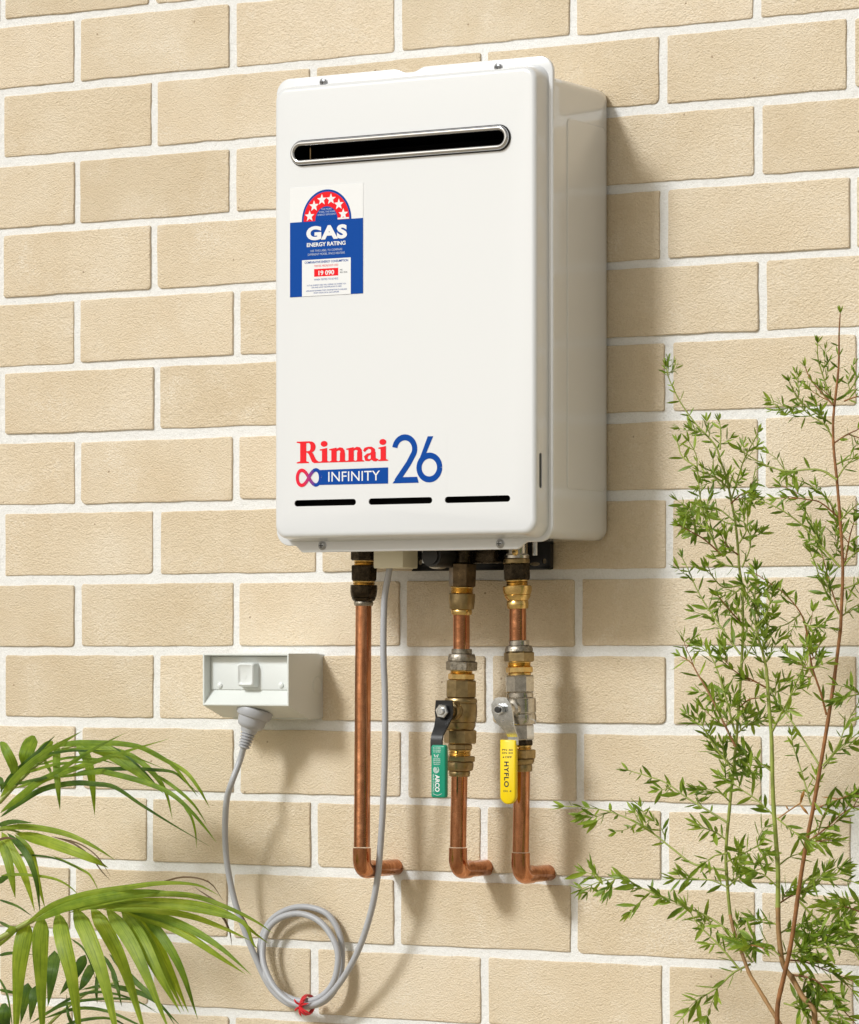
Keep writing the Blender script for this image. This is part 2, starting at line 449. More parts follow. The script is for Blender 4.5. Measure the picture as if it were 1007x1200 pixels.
# mortar bed: one rough sheet 3 mm behind the brick faces
def mortar_sheet(x0, x1, z0, z1, st, name, amp):
    nx, nz = int((x1-x0)/st)+1, int((z1-z0)/st)+1
    X, Z = np.meshgrid(np.linspace(x0, x1, nx), np.linspace(z0, z1, nz))
    rg = np.random.RandomState(3)
    Y = np.full_like(X, .0024)
    if amp:
        nn = rg.rand(nz, nx)
        for _ in range(1): nn = (nn+np.roll(nn, 1, 0)+np.roll(nn, 1, 1)+np.roll(nn, -1, 0)+np.roll(nn, -1, 1))/5
        Y += (nn-.5)*amp
        for _ in range(6): nn = (nn+np.roll(nn, 1, 0)+np.roll(nn, 1, 1)+np.roll(nn, -1, 0)+np.roll(nn, -1, 1))/5
        Y += (nn-.5)*amp*2.5
    v = np.stack([X, Y, Z], -1).reshape(-1, 3)
    i = (np.arange(nz-1)[:, None]*nx+np.arange(nx-1)[None]).reshape(-1)
    f = np.stack([i, i+1, i+1+nx, i+nx], -1)
    me = bpy.data.meshes.new(name); me.vertices.add(len(v)); me.vertices.foreach_set('co', v.ravel())
    me.loops.add(len(f)*4); me.loops.foreach_set('vertex_index', f.ravel().astype(np.int32))
    me.polygons.add(len(f)); me.polygons.foreach_set('loop_start', np.arange(len(f), dtype=np.int32)*4)
    me.polygons.foreach_set('loop_total', np.full(len(f), 4, np.int32))
    me.update(calc_edges=True); me.validate(); me.materials.append(M['mortar'])
    me.polygons.foreach_set('use_smooth', [True]*len(f))
    o = bpy.data.objects.new(name, me); COL.objects.link(o); o.parent = wall
    o.matrix_parent_inverse = Matrix.Translation(-wall.location); return o
mortar_sheet(-0.35, 1.65, 0.70, 2.25, .0035, 'mortar', .0007)
mo = MB()
ztop = zrow(-13)
mo.add(*box(-2.2, 3.5, .0065, .11, -.05, ztop-.012))
mo.build('mortar_core', 'mortar', wall, None)

# ------------------------------------------------------------------ ground
gm, gnt, gb = newmat('pale_gravel_ground')
gp = pos(gnt)
gv = N(gnt, 'ShaderNodeTexVoronoi', Scale=55.0); gnt.links.new(gp, gv.inputs['Vector'])
gc = ramp(gnt, gv.outputs['Color'], [(0.1, (0.30, 0.25, 0.18)), (0.5, (0.42, 0.36, 0.27)), (0.9, (0.55, 0.49, 0.38))]).outputs[0]
gnt.links.new(gc, gb.inputs['Base Color']); gb.inputs['Roughness'].default_value = 0.9
bump(gnt, gv.outputs['Distance'], gb, 0.01)
gr = mesh_obj('ground', [(-60, -60, 0), (60, -60, 0), (60, 60, 0), (-60, 60, 0)], [(0, 1, 2, 3)], gm); tag(gr, kind='structure')

# ------------------------------------------------------------------ water heater
YF, YC = -146.0, -171.0                     # mounting flange and cover face, mm
heater = empty('water_heater', (0.69, 0, W(500, 640, YF).z))
tag(heater, 'white wall mounted gas water heater with chrome flue slot and blue rating label', 'water heater')
bx0, bx1, bz0, bz1 = .512, .8636, CAMZ+.1225, CAMZ+.6375
# case behind the flange
def body_ring(y, ins, dz=0.0): return ring2(rrect(bx0+ins, bx1-ins, bz0+ins-dz, bz1-ins-dz, .013-ins*.5, 8), y/1000)
v, f = loft([body_ring(YF+1, 0, .0), body_ring(-20, 0), body_ring(-6, .0003), body_ring(-3, .0015), body_ring(-1.5, .004)], False, True)
mesh_obj('case', v, f, 'enamel', heater, 35)
# embossed side panel
xs = bx1*1000
def depth_px(px, X):
    lo, hi = -600., 100.
    for _ in range(50):
        m_ = (lo+hi)/2
        if plane_x(px, m_)[0]+CAMX > X: lo = m_
        else: hi = m_
    return m_
yA = depth_px(664.5, xs); yB = depth_px(709, xs)
zA = W(664, 573, yA).z; zB = W(664, 138, yA).z
L = []
for i, x in ((0, bx1-.0005), (.0, bx1+.0004), (.0012, bx1+.0011)):
    L.append([Vector((x, y, z)) for y, z in rrect(yA/1000+i, yB/1000-i, zA+i, zB-i, .006, 4)])
v, f = loft(L, False, True); mesh_obj('side_panel', v, f, 'enamel', heater, 14)
# flange plate with screw tab and notch
fx0, fx1, fz0, fz1 = .508, .8715, CAMZ+.1185, CAMZ+.6565
yf = YF/1000
def flange_outline(ins):
    pts = []
    t0 = xm(346, YF); t1 = xm(356, YF); t2 = xm(606, YF); t3 = xm(619, YF); zt = CAMZ+.1105+ins
    r = .018
    def arc(cx, cz, a0, n=8):
        return [(cx+(r-ins)*math.cos(R(a0+90*k/n)), cz+(r-ins)*math.sin(R(a0+90*k/n))) for k in range(n+1)]
    zb = fz0
    def sm(xa, za, xb, zb_, n=8):
        return [(xa+(xb-xa)*k/n, za+(zb_-za)*(3*(k/n)**2-2*(k/n)**3)) for k in range(n+1)]
    pts += arc(fx0+r, zb+r, 180)
    pts += sm(t0, zb+ins, t1, zt)
    pts += sm(t2, zt, t3, zb+ins)
    pts += arc(fx1-r, zb+r, 270)
    pts += arc(fx1-r, fz1-r, 0)
    nx0, nx1 = xm(468, YF), xm(494, YF); nd = .005
    mid = (nx0+nx1)/2
    pts += sm(nx1+.006, fz1-ins, mid+.004, fz1-nd-ins, 5)+sm(mid-.004, fz1-nd-ins, nx0-.006, fz1-ins, 5)
    pts += arc(fx0+r, fz1-r, 90)
    return pts
prof = [(0.0, yf+.002), (0.0, yf-.0006), (.0006, yf-.0016), (.0016, yf-.002)]
L = [ring2(flange_outline(i), y) for i, y in prof]
# inner opening
inner = lambda y: ring2(rrect(bx0+.012, bx1-.012, bz0+.012, bz1-.012, .01, 3), y)
v, f = loft(L, True, True)
fl = mesh_obj('flange', v, f, 'enamel', heater, 35)
v, f = loft([inner(yf-.01), inner(yf+.02)]); cut(fl, [(v, f)])
# raised cover
cx0, cx1 = xm(321.5, YC+3)+.0, .8643
cz0, cz1 = W(600, 628.5, YC).z+.0005, CAMZ+.6445
def cover_ring(ins, y): return ring2(rrect(cx0+ins, cx1-ins, cz0+ins, cz1-ins, max(.016-ins*.5, .006), 9), y)
yb = yf-.0022; yt = YC/1000
pr = [(-.0020, yb), (-.0012, yb-.0012), (0, yb-.0035), (.0015, yt+.0065)]
for a in range(0, 91, 15): pr.append((.0017+.0060*(1-math.cos(R(a))), yt+.0058-.0058*math.sin(R(a))))
L = [cover_ring(i, y) for i, y in pr]
# gently domed front
v, f = loft(L, True, True)
cover = mesh_obj('front_cover', v, f, 'enamel', heater, 30)
def stadium(xa, za, xb, zb, h, n=14):       # capsule between two centres, half height h
    d = Vector((xb-xa, zb-za)); d.normalize()
    a0 = math.degrees(math.atan2(d.y, d.x))
    p = []
    for k in range(n+1):
        a = R(a0-90+180*k/n); p.append((xb+h*math.cos(a), zb+h*math.sin(a)))
    for k in range(n+1):
        a = R(a0+90+180*k/n); p.append((xa+h*math.cos(a), za+h*math.sin(a)))
    return p
fcz = (W(352, 179.3, YC).z+W(588, 161.6, YC).z)/2
fa, fb = xm(342.2, YC)+.0135, xm(597.8, YC)-.0135
cutters = [loft([ring2(stadium(fa, fcz, fb, fcz, .0098), yt-.01), ring2(stadium(fa, fcz, fb, fcz, .0098), yt+.06)])]
slots = []
for xa, xb, yy in ((345, 417.4, 588.6), (432, 506.8, 587), (521.3, 598.2, 585.3)):
    A, B = W(xa, yy, YC), W(xb, yy, YC); zc = W(471, 587, YC).z
    slots.append((A.x+.0037, B.x-.0037, zc))
    cutters.append(loft([ring2(stadium(A.x+.0037, zc, B.x-.0037, zc, .0036, 8), yt-.01), ring2(stadium(A.x+.0037, zc, B.x-.0037, zc, .0036, 8), yt+.06)]))
cutters.append(loft([ring2(rrect(cx0+.0068, cx1-.0068, cz0+.0068, cz1-.0068, .011, 5), y_) for y_ in (yt+.0016, yt+.06)]))
cutters.append(loft([ring2(rrect(cx0+.0030, cx1-.0026, cz0+.0030, cz1-.0030, .013, 5), y_) for y_ in (yt+.0085, yt+.061)]))
ys = depth_px(634.6, 864.0)/1000
za, zb = W(634.5, 572, ys*1000).z, W(634.5, 530.5, ys*1000).z
cutters.append(loft([[Vector((x, ys+a, b)) for a, b in stadium(0, za+.002, .00001, zb-.002, .0)] if False else
                     [Vector((x, ys+p[0], p[1])) for p in rrect(-.0026, .0026, za, zb, .0025, 4)] for x in (.86-.02, .88)]))
cut(cover, cutters)
# chambers behind the openings, coloured near-black to paint in their shade
mb = MB()
mb.add(*[(v_, f_) for v_, f_ in [loft([ring2(rrect(fa-.012, fb+.012, fcz-.0125, fcz+.0125, .01, 4), yt+.0018), ring2(rrect(fa-.012, fb+.012, fcz-.0125, fcz+.0125, .01, 4), -.08)], False, True)]][0])
mb.build('flue_chamber', 'cavity', heater, 30)
mb = MB(); bx_ = xm(360, YC)
mb.add(*box(bx_, bx_+.0012, yt+.006, -.09, fcz-.0098, fcz+.0098)); mb.add(*box(bx_-.004, bx_+.02, yt+.012, yt+.013, fcz-.0098, fcz-.008))
mb.build('flue_divider', 'bronzedark', heater, 30)
mb = MB(); mb.add(*loft([ring2(rrect(bx0+.02, bx1-.004, bz0+.01, bz0+.14, .01, 3), yt+.0265), ring2(rrect(bx0+.02, bx1-.004, bz0+.01, bz0+.14, .01, 3), -.06)], False, True))
mb.add(*loft([ring2(rrect(cx0+.0075, cx1-.0072, cz0+.0075, zb+.012, .004, 3), yt+.0019), ring2(rrect(cx0+.0075, cx1-.0072, cz0+.0075, zb+.012, .004, 3), yt+.0088), ring2(rrect(cx0+.0075, cx1-.0037, cz0+.0075, zb+.012, .004, 3), yt+.0092), ring2(rrect(cx0+.0075, cx1-.0037, cz0+.0075, zb+.012, .004, 3), yt+.0245)], False, True))
mb.build('vent_chamber', 'cavity', heater, 30)
# chrome ring: rubber gasket, outer lip, inner lip
def torus_stadium(xa, xb, z, h, prof):
    L = []
    for rad, y in prof: L.append(ring2(stadium(xa, z, xb, z, h+rad), y))
    L.append(L[0]); n = len(L[0])
    v = [p for l in L[:-1] for p in l]; f = []; m_ = len(L)-1
    for i in range(m_):
        for j in range(n): f.append((i*n+j, i*n+(j+1) % n, ((i+1) % m_)*n+(j+1) % n, ((i+1) % m_)*n+j))
    return v, f
gk = torus_stadium(fa, fb, fcz, .0125, [(.0022, yt+.0003), (.0022, yt-.0012), (.0012, yt-.0022), (-.003, yt-.0022), (-.003, yt+.0003)])
mesh_obj('flue_gasket', *gk, 'black', heater, 40)
pf = []
for k in range(16):
    a = R(22.5*k); pf.append((-.0006+.0030*math.cos(a), yt-.0026-.0030*math.sin(a)))
ring = mesh_obj('flue_ring', *torus_stadium(fa, fb, fcz, .0112, pf), 'chrome', heater, 60)
# screws
M['screw'] = simple('dull_screw_steel', (0.40, 0.41, 0.43), 0.38, 1.0)
def screw(px, py, Y, r=.0046, parent=heater, mat='screw', name='screw'):
    p = W(px, py, Y)
    v, f = lathe(p, (0, -1, 0), [(0, r*1.15), (.0006, r*1.15), (.0008, r), (.002, r*.85), (.0029, r*.5), (.0032, .0001)], 20)
    o = mesh_obj(name, v, f, mat, parent, 25)
    mb = MB()
    mb.add(*box(p.x-r*.55, p.x+r*.55, p.y-.0034, p.y-.0026, p.z-r*.11, p.z+r*.11)); mb.add(*box(p.x-r*.11, p.x+r*.11, p.y-.00345, p.y-.0026, p.z-r*.55, p.z+r*.55))
    mb.build('screw_slot', 'black', o, None)
    return o
for px, py in ((379.5, 96.2), (584.3, 78.5), (378, 639.3), (586.5, 637)): screw(px, py, YF-2)

# ---------------------------------------------- printed matter
def deck(name, mat, parent): return dict(n=name, m=mat, p=parent, mb=MB())
def flat(points, Y): return [Vector(p) for p in points]
class Print:
    """thin printed layer pieces on a plane Y = const facing the viewer"""
    def __init__(s, Y): s.Y = Y; s.k = 0; s.mb = {}
    def poly(s, pts, mat, lvl=0):            # pts as (x, z) metres
        s.k += 1
        y = s.Y/1000-.00012*lvl-.000004*(s.k % 40)
        v = [Vector((x, y, z)) for x, z in pts]
        s.mb.setdefault(mat, MB()).add(v, [tuple(range(len(v)))])
    def stroke(s, pts, wd, mat, lvl=0):
        n = len(pts)
        if not hasattr(wd, '__len__'): wd = [wd]*n
        Lp, Rp = [], []
        for i in range(n):
            a = Vector(pts[max(i-1, 0)]); b = Vector(pts[min(i+1, n-1)]); d = (b-a)
            d.normalize(); nn = Vector((-d.y, d.x)); p = Vector(pts[i])
            Lp.append(p+nn*wd[i]/2); Rp.append(p-nn*wd[i]/2)
        s.k += 1; y = s.Y/1000-.00012*lvl-.000004*(s.k % 40)
        v = [Vector((p.x, y, p.y)) for p in Lp+Rp]
        s.mb.setdefault(mat, MB()).add(v, [(i, i+1, n+i+1, n+i) for i in range(n-1)])
    def px(s, px, py): p = W(px, py, s.Y); return (p.x, p.z)
    def text(s, txt, xa, xb, zb, hcap, mat, lvl=2, bold=0.0, spacing=1.0):
        c = bpy.data.curves.new('t', 'FONT'); c.body = txt; c.size = 1; c.offset = bold; c.space_character = spacing
        c.resolution_u = 4
        o = bpy.data.objects.new('t', c); COL.objects.link(o); bpy.context.view_layer.update()
        me = bpy.data.meshes.new_from_object(o.evaluated_get(bpy.context.evaluated_depsgraph_get()))
        bpy.data.objects.remove(o)
        co = [v_.co.copy() for v_ in me.vertices]; fs = [tuple(p.vertices) for p in me.polygons]
        x0 = min(q.x for q in co); x1 = max(q.x for q in co); H = 0.729
        s.k += 1; y = s.Y/1000-.00012*lvl-.000004*(s.k % 40)
        vs = [Vector((xa+(q.x-x0)/(x1-x0)*(xb-xa), y, zb+q.y/H*hcap)) for q in co]
        s.mb.setdefault(mat, MB()).add(vs, fs)
    def text_px(s, txt, xa, xb, ybase, hpx, mat, lvl=2, bold=0.0, spacing=1.0):
        A = W((xa+xb)/2, ybase, s.Y)
        s.text(txt, xm(xa, s.Y), xm(xb, s.Y), A.z, hpx*pxmm(s.Y, xa)/1000, mat, lvl, bold, spacing)
    def build(s, name, parent):
        for m_, mb in s.mb.items():
            o = mb.build(name, m_, parent, None); tag(o, kind='stuff')
# energy rating label.  y of a straight line is taken at its middle
YL = YC-.35
pl = Print(YL)
def rx(x, y0): return x
lx0, lx1 = xm(340, YL), xm(425.6, YL)
lzt, lzb = (W(340, 219.4, YL).z+W(425.6, 214.8, YL).z)/2, (W(340, 348.1, YL).z+W(425.6, 344, YL).z)/2
LW, LH = lx1-lx0, lzt-lzb
lab = MB(); lab.add(*box(lx0, lx1, (YC-.35)/1000, (YC+.1)/1000, lzb, lzt)); label = lab.build('rating_label', 'ink_white', heater, None)
def lu(u, t): return (lx0+u*LW, lzt-t*LH)    # label coordinates 0..1, t downwards
zb_ = (256.5-217)/129.1
pl.poly([lu(0, zb_+.012), lu(1, zb_+.012), lu(1, 1), lu(0, 1)][::-1], 'ink_blue', 1)
ax, ar = .503, .339*LW
def arch(r, mat, lvl, lift=0.0):
    cx, cz = lu(ax, zb_+.012); n = 40
    pl.poly([(cx+r*math.cos(math.pi*k/n), cz+r*1.06*math.sin(math.pi*k/n)) for k in range(n+1)], mat, lvl)
arch(ar, 'ink_blue', 1.3); arch(ar*.925, 'ink_red', 1.8); arch(ar*.455, 'ink_blue', 2.3)
cx, cz = lu(ax, zb_+.012)
for k in range(6):
    a = R(166-30.4*k); r_ = ar*.70; sx, sz = cx+r_*math.cos(a), cz+r_*1.06*math.sin(a); pts = []
    for q in range(10):
        rad = ar*.20 if q % 2 == 0 else ar*.085
        t = R(90+36*q); pts.append((sx+rad*math.cos(t), sz+rad*math.sin(t)))
    pl.poly(pts, 'ink_white', 2.4)
pl.poly([lu(.655, zb_-.004), lu(.81, zb_-.004), lu(.81, zb_+.010), lu(.655, zb_+.010)][::-1], 'ink_white', 2.6)
def lt(txt, u0, u1, t, h, mat, lvl=3, bold=0.0, sp=1.0):
    a = lu(u0, t); b = lu(u1, t); pl.text(txt, a[0], b[0], a[1], h*LH, mat, lvl, bold, sp)
lt('THE MORE', .43, .575, .222, .016, 'ink_lightblue'); lt('STARS, THE MORE', .40, .62, .247, .016, 'ink_lightblue'); lt('ENERGY EFFICIENT', .385, .635, .272, .016, 'ink_lightblue')
lt('GAS', .228, .785, .483, .118, 'ink_white', 3, .050, 1.08)
lt('ENERGY RATING', .235, .765, .549, .036, 'ink_white', 3, .03)
lt('USE THIS LABEL TO COMPARE', .285, .72, .598, .020, 'ink_lightblue'); lt('DIFFERENT MODEL SPACE HEATERS', .25, .755, .630, .020, 'ink_lightblue')
pl.poly([lu(.168, .668), lu(.835, .668), lu(.835, .999), lu(.168, .999)][::-1], 'ink_white', 2.2)
lt('COMPARATIVE ENERGY CONSUMPTION', .205, .80, .702, .021, 'ink_blue', 3, .02)
lt('THIS RES. MEGAJOULES USED', .335, .665, .737, .019, 'ink_red')
pl.poly([lu(.335, .755), lu(.665, .755), lu(.665, .825), lu(.335, .825)][::-1], 'ink_red', 2.6)
lt('19 090', .395, .61, .812, .041, 'ink_white', 3.2, .03)
lt('MJ', .69, .72, .782, .014, 'ink_dark'); lt('PER YEAR', .69, .79, .805, .014, 'ink_dark')
lt('WHEN TESTED TO AS 4552', .335, .665, .860, .017, 'ink_blue')
lt('ACTUAL ENERGY USED WILL DEPEND ON WHERE YOU', .235, .77, .908, .013, 'ink_blue'); lt('LIVE AND HOW THE APPLIANCE IS USED', .30, .71, .929, .013, 'ink_blue')
lt('APPLIANCE RUNNING COST INFORMATION IS AVAILABLE', .225, .785, .958, .013, 'ink_blue'); lt('FROM YOUR LOCAL GAS SUPPLIER', .33, .675, .979, .013, 'ink_blue')
pl.build('label_print', label)
# brand decal
YB = YC-.12
film = MB(); A = W(343, 506, YB); B = W(524, 572, YB)
film.add(*box(A.x, B.x, (YC-.06)/1000, (YC+.1)/1000, B.z-.004, A.z+.002)); film = film.build('brand_decal', 'enamel', heater, None)
pb = Print(YB)
s0 = xm(347.9, YB); s1 = xm(454.6, YB); UZ = 25.7*pxmm(YB, 400)/1000
zbase = (W(348, 543, YB).z+W(454.5, 540, YB).z)/2
TOT = 4.14; ux = (s1-s0)/TOT
def G(x, z): return (s0+x*ux, zbase+z*UZ)
def gpoly(ox, pts): pb.poly([G(ox+x, z) for x, z in pts], 'ink_logored', 2)
def gstroke(ox, pts, wd):
    pp = [G(ox+x, z) for x, z in pts]
    pb.stroke(pp, [w_*UZ for w_ in wd], 'ink_logored', 2)
def arcp(cx, cz, rx_, rz_, a0, a1, n=14): return [(cx+rx_*math.cos(R(a0+(a1-a0)*k/n)), cz+rz_*math.sin(R(a0+(a1-a0)*k/n))) for k in range(n+1)]
def rect(ox, x0, x1, z0, z1): gpoly(ox, [(x0, z0), (x1, z0), (x1, z1), (x0, z1)])
# R
rect(0, .16, .44, .06, .94); gpoly(0, [(0, 0), (.56, 0), (.56, .05), (.44, .09), (.16, .09), (0, .05)]); gpoly(0, [(0, 1), (0, .95), (.16, .91), (.44, .91), (.62, .93), (.62, 1)])
bowl = [(.40, .965), (.52, .965)]+arcp(.55, .735, .20, .215, 80, -80, 14)+[(.50, .515), (.40, .515)]
n_ = len(bowl); gstroke(0, bowl, [.07, .07]+[.07+.21*math.sin(math.pi*k/14) for k in range(15)]+[.07, .07])
gpoly(0, [(.44, .52), (.60, .53), (.74, .46), (.90, .14), (1.0, .06), (1.10, .05), (1.10, 0), (.80, -.01), (.70, .06), (.56, .40)])
def gi(ox):
    rect(ox, .10, .34, .05, .62); gpoly(ox, [(0, 0), (.44, 0), (.44, .04), (.34, .08), (.10, .08), (0, .04)]); gpoly(ox, [(0, .56), (.10, .55), (.34, .60), (.34, .67), (0, .61)])
    gpoly(ox, arcp(.20, .86, .155, .135, 0, 350, 20))
def gn(ox):
    rect(ox, .10, .34, .05, .60); gpoly(ox, [(0, 0), (.42, 0), (.42, .04), (.34, .08), (.10, .08), (0, .04)]); gpoly(ox, [(0, .56), (.10, .55), (.34, .60), (.34, .67), (0, .61)])
    gstroke(ox, [(.30, .50), (.38, .58), (.48, .605), (.57, .57), (.605, .50), (.605, .42)], [.03, .10, .15, .20, .235, .24])
    rect(ox, .49, .72, .05, .43); gpoly(ox, [(.42, 0), (.82, 0), (.82, .04), (.72, .08), (.49, .08), (.42, .04)])
def ga(ox):
    gstroke(ox, [(.05, .46), (.12, .56), (.25, .62), (.38, .60), (.455, .52), (.465, .40)], [.13, .15, .09, .13, .21, .225]); rect(ox, .355, .578, .10, .42)
    gstroke(ox, [(.46, .34), (.36, .345), (.22, .30), (.13, .20), (.16, .09), (.28, .05), (.42, .12)], [.05, .07, .13, .20, .17, .09, .05])
    gpoly(ox, [(.40, .12), (.58, .14), (.68, .10), (.72, .06), (.60, -.01), (.48, 0), (.41, .05)])
gi(1.06); gn(1.49); gn(2.27); ga(3.02); gi(3.72)
# blue banner, its end curved round the infinity sign
def P8(x, y): p = W(x, y, YB); return (p.x, p.z)
bt, bb = (W(375, 550, YB).z+W(455, 547.6, YB).z)/2, (W(375, 569, YB).z+W(455, 566.4, YB).z)/2
bl_, br_ = xm(374.3, YB), xm(455, YB); c2x = xm(368.6, YB); czz = (bt+bb)/2; rr_ = (bt-bb)/2*1.12
endp = [(c2x+rr_*math.cos(R(a))*1.0, czz+rr_*math.sin(R(a))) for a in range(-58, 59, 8)]
pb.poly([(br_, bb), (br_, bt)]+[p for p in endp[::-1]], 'ink_blue', 1.5)
pb.text('INFINITY', xm(385, YB), xm(445.6, YB), (W(415, 565.2, YB)).z+.0015, 12.3*pxmm(YB)/1000, 'ink_white', 2.5, .0)
def blend(t):
    key = 'ink_loop%d' % int(t*8)
    if key not in M:
        a, b_ = (0.78, .02, .05), (0.005, .055, .34); g_ = int(t*8)/7; M[key] = simple('infinity_ink_%s' % 'abcdefghij'[int(t*8)], tuple(a[i]*(1-g_)+b_[i]*g_ for i in range(3)), .4, spec=.12)
    return key
ca, cb = P8(355.7, 559.3), P8(368.6, 559.0); cm = ((ca[0]+cb[0])/2, czz)
ra = (cb[0]-ca[0])/2*1.04
pts = []
for k in range(65):                          # lemniscate-like loop
    t = 2*math.pi*k/64
    den = 1+math.sin(t)**2
    pts.append((cm[0]+ra*2.02*math.cos(t)/den, czz+ra*3.15*math.sin(t)*math.cos(t)/den))
def loop_key(k):
    u = (pts[k % 64][0]-ca[0]+ra)/(4*ra); return blend(min(.99, max(0, (u-.5)*1.9+.5)))
k = 0
while k < 64:
    q_ = k
    while q_ < 64 and loop_key(q_) == loop_key(k): q_ += 1
    pb.stroke([pts[j_ % 64] for j_ in range(k, q_+1)], .0040, loop_key(k), 2); k = q_
# 26
H26 = 54*pxmm(YB, 490)/1000; z26 = (W(461, 566.6, YB).z+W(518, 564.8, YB).z)/2
x2a, x2b = xm(460.8, YB), xm(490, YB); x6a, x6b = xm(488.3, YB), xm(518.5, YB); sw = .130*H26
w2 = x2b-x2a; r2 = w2*.40
c2 = (x2a+w2*.47, z26+H26-r2*1.02-sw*.0)
two = [(c2[0]+r2*math.cos(R(a)), c2[1]+r2*math.sin(R(a))) for a in range(172, -31, -7)]
two += [(x2a+w2*.62, z26+H26*.42), (x2a+w2*.14, z26+sw*.30)]
pb.stroke(two, sw, 'ink_blue', 2)
pb.poly([(x2a-w2*.02, z26), (x2b+w2*.03, z26), (x2b-.001, z26+sw), (x2a+w2*.16, z26+sw)], 'ink_blue', 2)
w6 = x6b-x6a; r6 = w6/2-sw/2; c6 = (x6a+w6*.5, z26+r6+sw/2)
pb.stroke([(c6[0]+r6*math.cos(R(a)), c6[1]+r6*math.sin(R(a))) for a in range(0, 361, 10)], sw, 'ink_blue', 2)
pb.poly([(c6[0]-r6-sw*.48, c6[1]+.001), (c6[0]-r6+sw*.55, c6[1]+r6*.35), (c6[0]+w6*.11+sw*.2, z26+H26), (c6[0]+w6*.11-sw*.85, z26+H26)][::-1], 'ink_blue', 2)
pb.build('brand_print', film)

# ---------------------------------------------- bracket and connections below the case
xl, xr = xm(484, -5), xm(648.5, -5)
zlow = (W(484, 669, -5).z+W(648, 667.5, -5).z)/2
v, f = box(xl, xr, -.006, -.0035, zlow, CAMZ+.128, .0012)
br = mesh_obj('mounting_plate', v, f, 'blackpaint', heater, 30)
def ycyl(px, py, Y, rad, y0, y1, n=16, sx=1): p = W(px, py, Y); return loft([[Vector((p.x+rad*sx*math.cos(2*math.pi*k/n), y, p.z+rad*math.sin(2*math.pi*k/n))) for k in range(n)] for y in (y0, y1)])
cut(br, [ycyl(638.3, 657.5, -5, .0031, -.02, .0), ycyl(493, 659, -5, .0033, -.02, .0), ycyl(504.5, 661.5, -5, .0028, -.02, 0, 16, 1.7), ycyl(627, 661, -5, .0022, -.02, 0, 16, 3.2)])
mb = MB(); mb.add(*box(xl, xl+.002, -.020, -.0058, zlow+.003, CAMZ+.12)); mb.add(*box(xr-.0017, xr+.0003, -.012, -.0058, zlow+.002, CAMZ+.12)); mb.add(*box(xl+.002, xr-.0017, -.011, -.0059, zlow-.0003, zlow+.0015))
mb.build('plate_rim', 'blackpaint', heater, 30)
# strainer drum and pipework bits
mb = MB(); mb.add(*ycyl(517, 652, -90, .0125, -.112, -.05, 28)); mb.add(*ycyl(517, 652, -90, .0095, -.1145, -.11, 28)); mb.build('drain_cap', 'black', heater, 30)
mb = MB(); mb.add(*ycyl(517, 652, -75, .0148, -.088, -.075, 28)); mb.build('drain_ring', 'greybrass', heater, 30)
mesh_obj('stud', *tube([W(497, 640, -90), W(497, 660, -90)], .0022, 8), 'steel', heater, 30); mesh_obj('stud', *tube([W(627, 635, -60), W(627, 651, -60)], .003, 10), 'steel', heater, 30)
mb = MB(); mb.add(*box(xm(555, -45), xm(586, -45), -.06, -.03, CAMZ+.098, CAMZ+.13, .002)); mb.build('gas_block', 'darknut', heater, 30)
mb = MB(); p = W(606, 655, -65)
mb.add(*lathe(Vector((p.x, p.y, CAMZ+.124)), (0, 0, -1), [(0, .0125), (.016, .0125), (.018, .0145), (.021, .0145), (.022, .013), (.026, .013)], 20)); mb.build('gas_inlet', 'nickel', heater, 30)
screw(604, 647, -80, .0036, heater, 'brass', 'inlet_screw')
mb = MB(); a_ = xm(443.5, -85); b_ = xm(478, -85); mb.add(*box(a_, b_, -.096, -.062, W(460, 666, -88).z, CAMZ+.125, .0012)); mb.build('cable_gland', 'cream', heater, 30)

# ------------------------------------------------------------------ copper lines and fittings
YP = -65.0
PM = pxmm(YP, 540)/1000
def turned(segs, px_top, y_top, px_bot, y_bot, owner):
    """segs: (y0, y1, r0 px, r1 px, sides, material, part name); pieces stacked down one pipe axis"""
    for y0, y1, r0, r1, sides, mat, nm in segs:
        def cx_(y): return px_top+(px_bot-px_top)*(y-y_top)/(y_bot-y_top)
        a = W(cx_(y0), y0, YP); b = W(cx_(y1), y1, YP); h = (b-a).length; ax_ = b-a
        r0m, r1m = r0*PM, r1*PM
        if sides == 6:
            c = min(.0012, h*.2); k = 1.06
            v, f = lathe(a, ax_, [(0, r0m*.95), (c, r0m*k), (h-c, r1m*k), (h, r1m*.95)], 6, rot=R(17))
            mesh_obj(nm, v, f, mat, owner, 20)
        elif sides == 8:
            c = min(.0015, h*.2); v, f = lathe(a, ax_, [(0, r0m*.95), (c, r0m*1.02), (h-c, r1m*1.02), (h, r1m*.93)], 8, rot=R(10)); mesh_obj(nm, v, f, mat, owner, 20)
        elif sides == 5:                      # threaded neck
            prof = [(0, r0m)]
            k = max(2, int(h/.0016))
            for i in range(k): prof += [(h*(i+.25)/k, r0m), (h*(i+.75)/k, r0m*.93)]
            prof.append((h, r1m)); mesh_obj(nm, *lathe(a, ax_, prof, 24), mat, owner, 60)
        else:
            c = min(.0008, h*.15)
            v, f = lathe(a, ax_, [(0, r0m-c*.8), (c, r0m), (h*.5, (r0m+r1m)/2*(1.03 if r0 != r1 else 1)), (h-c, r1m), (h, r1m-c*.8)], 28); mesh_obj(nm, v, f, mat, owner, 35)
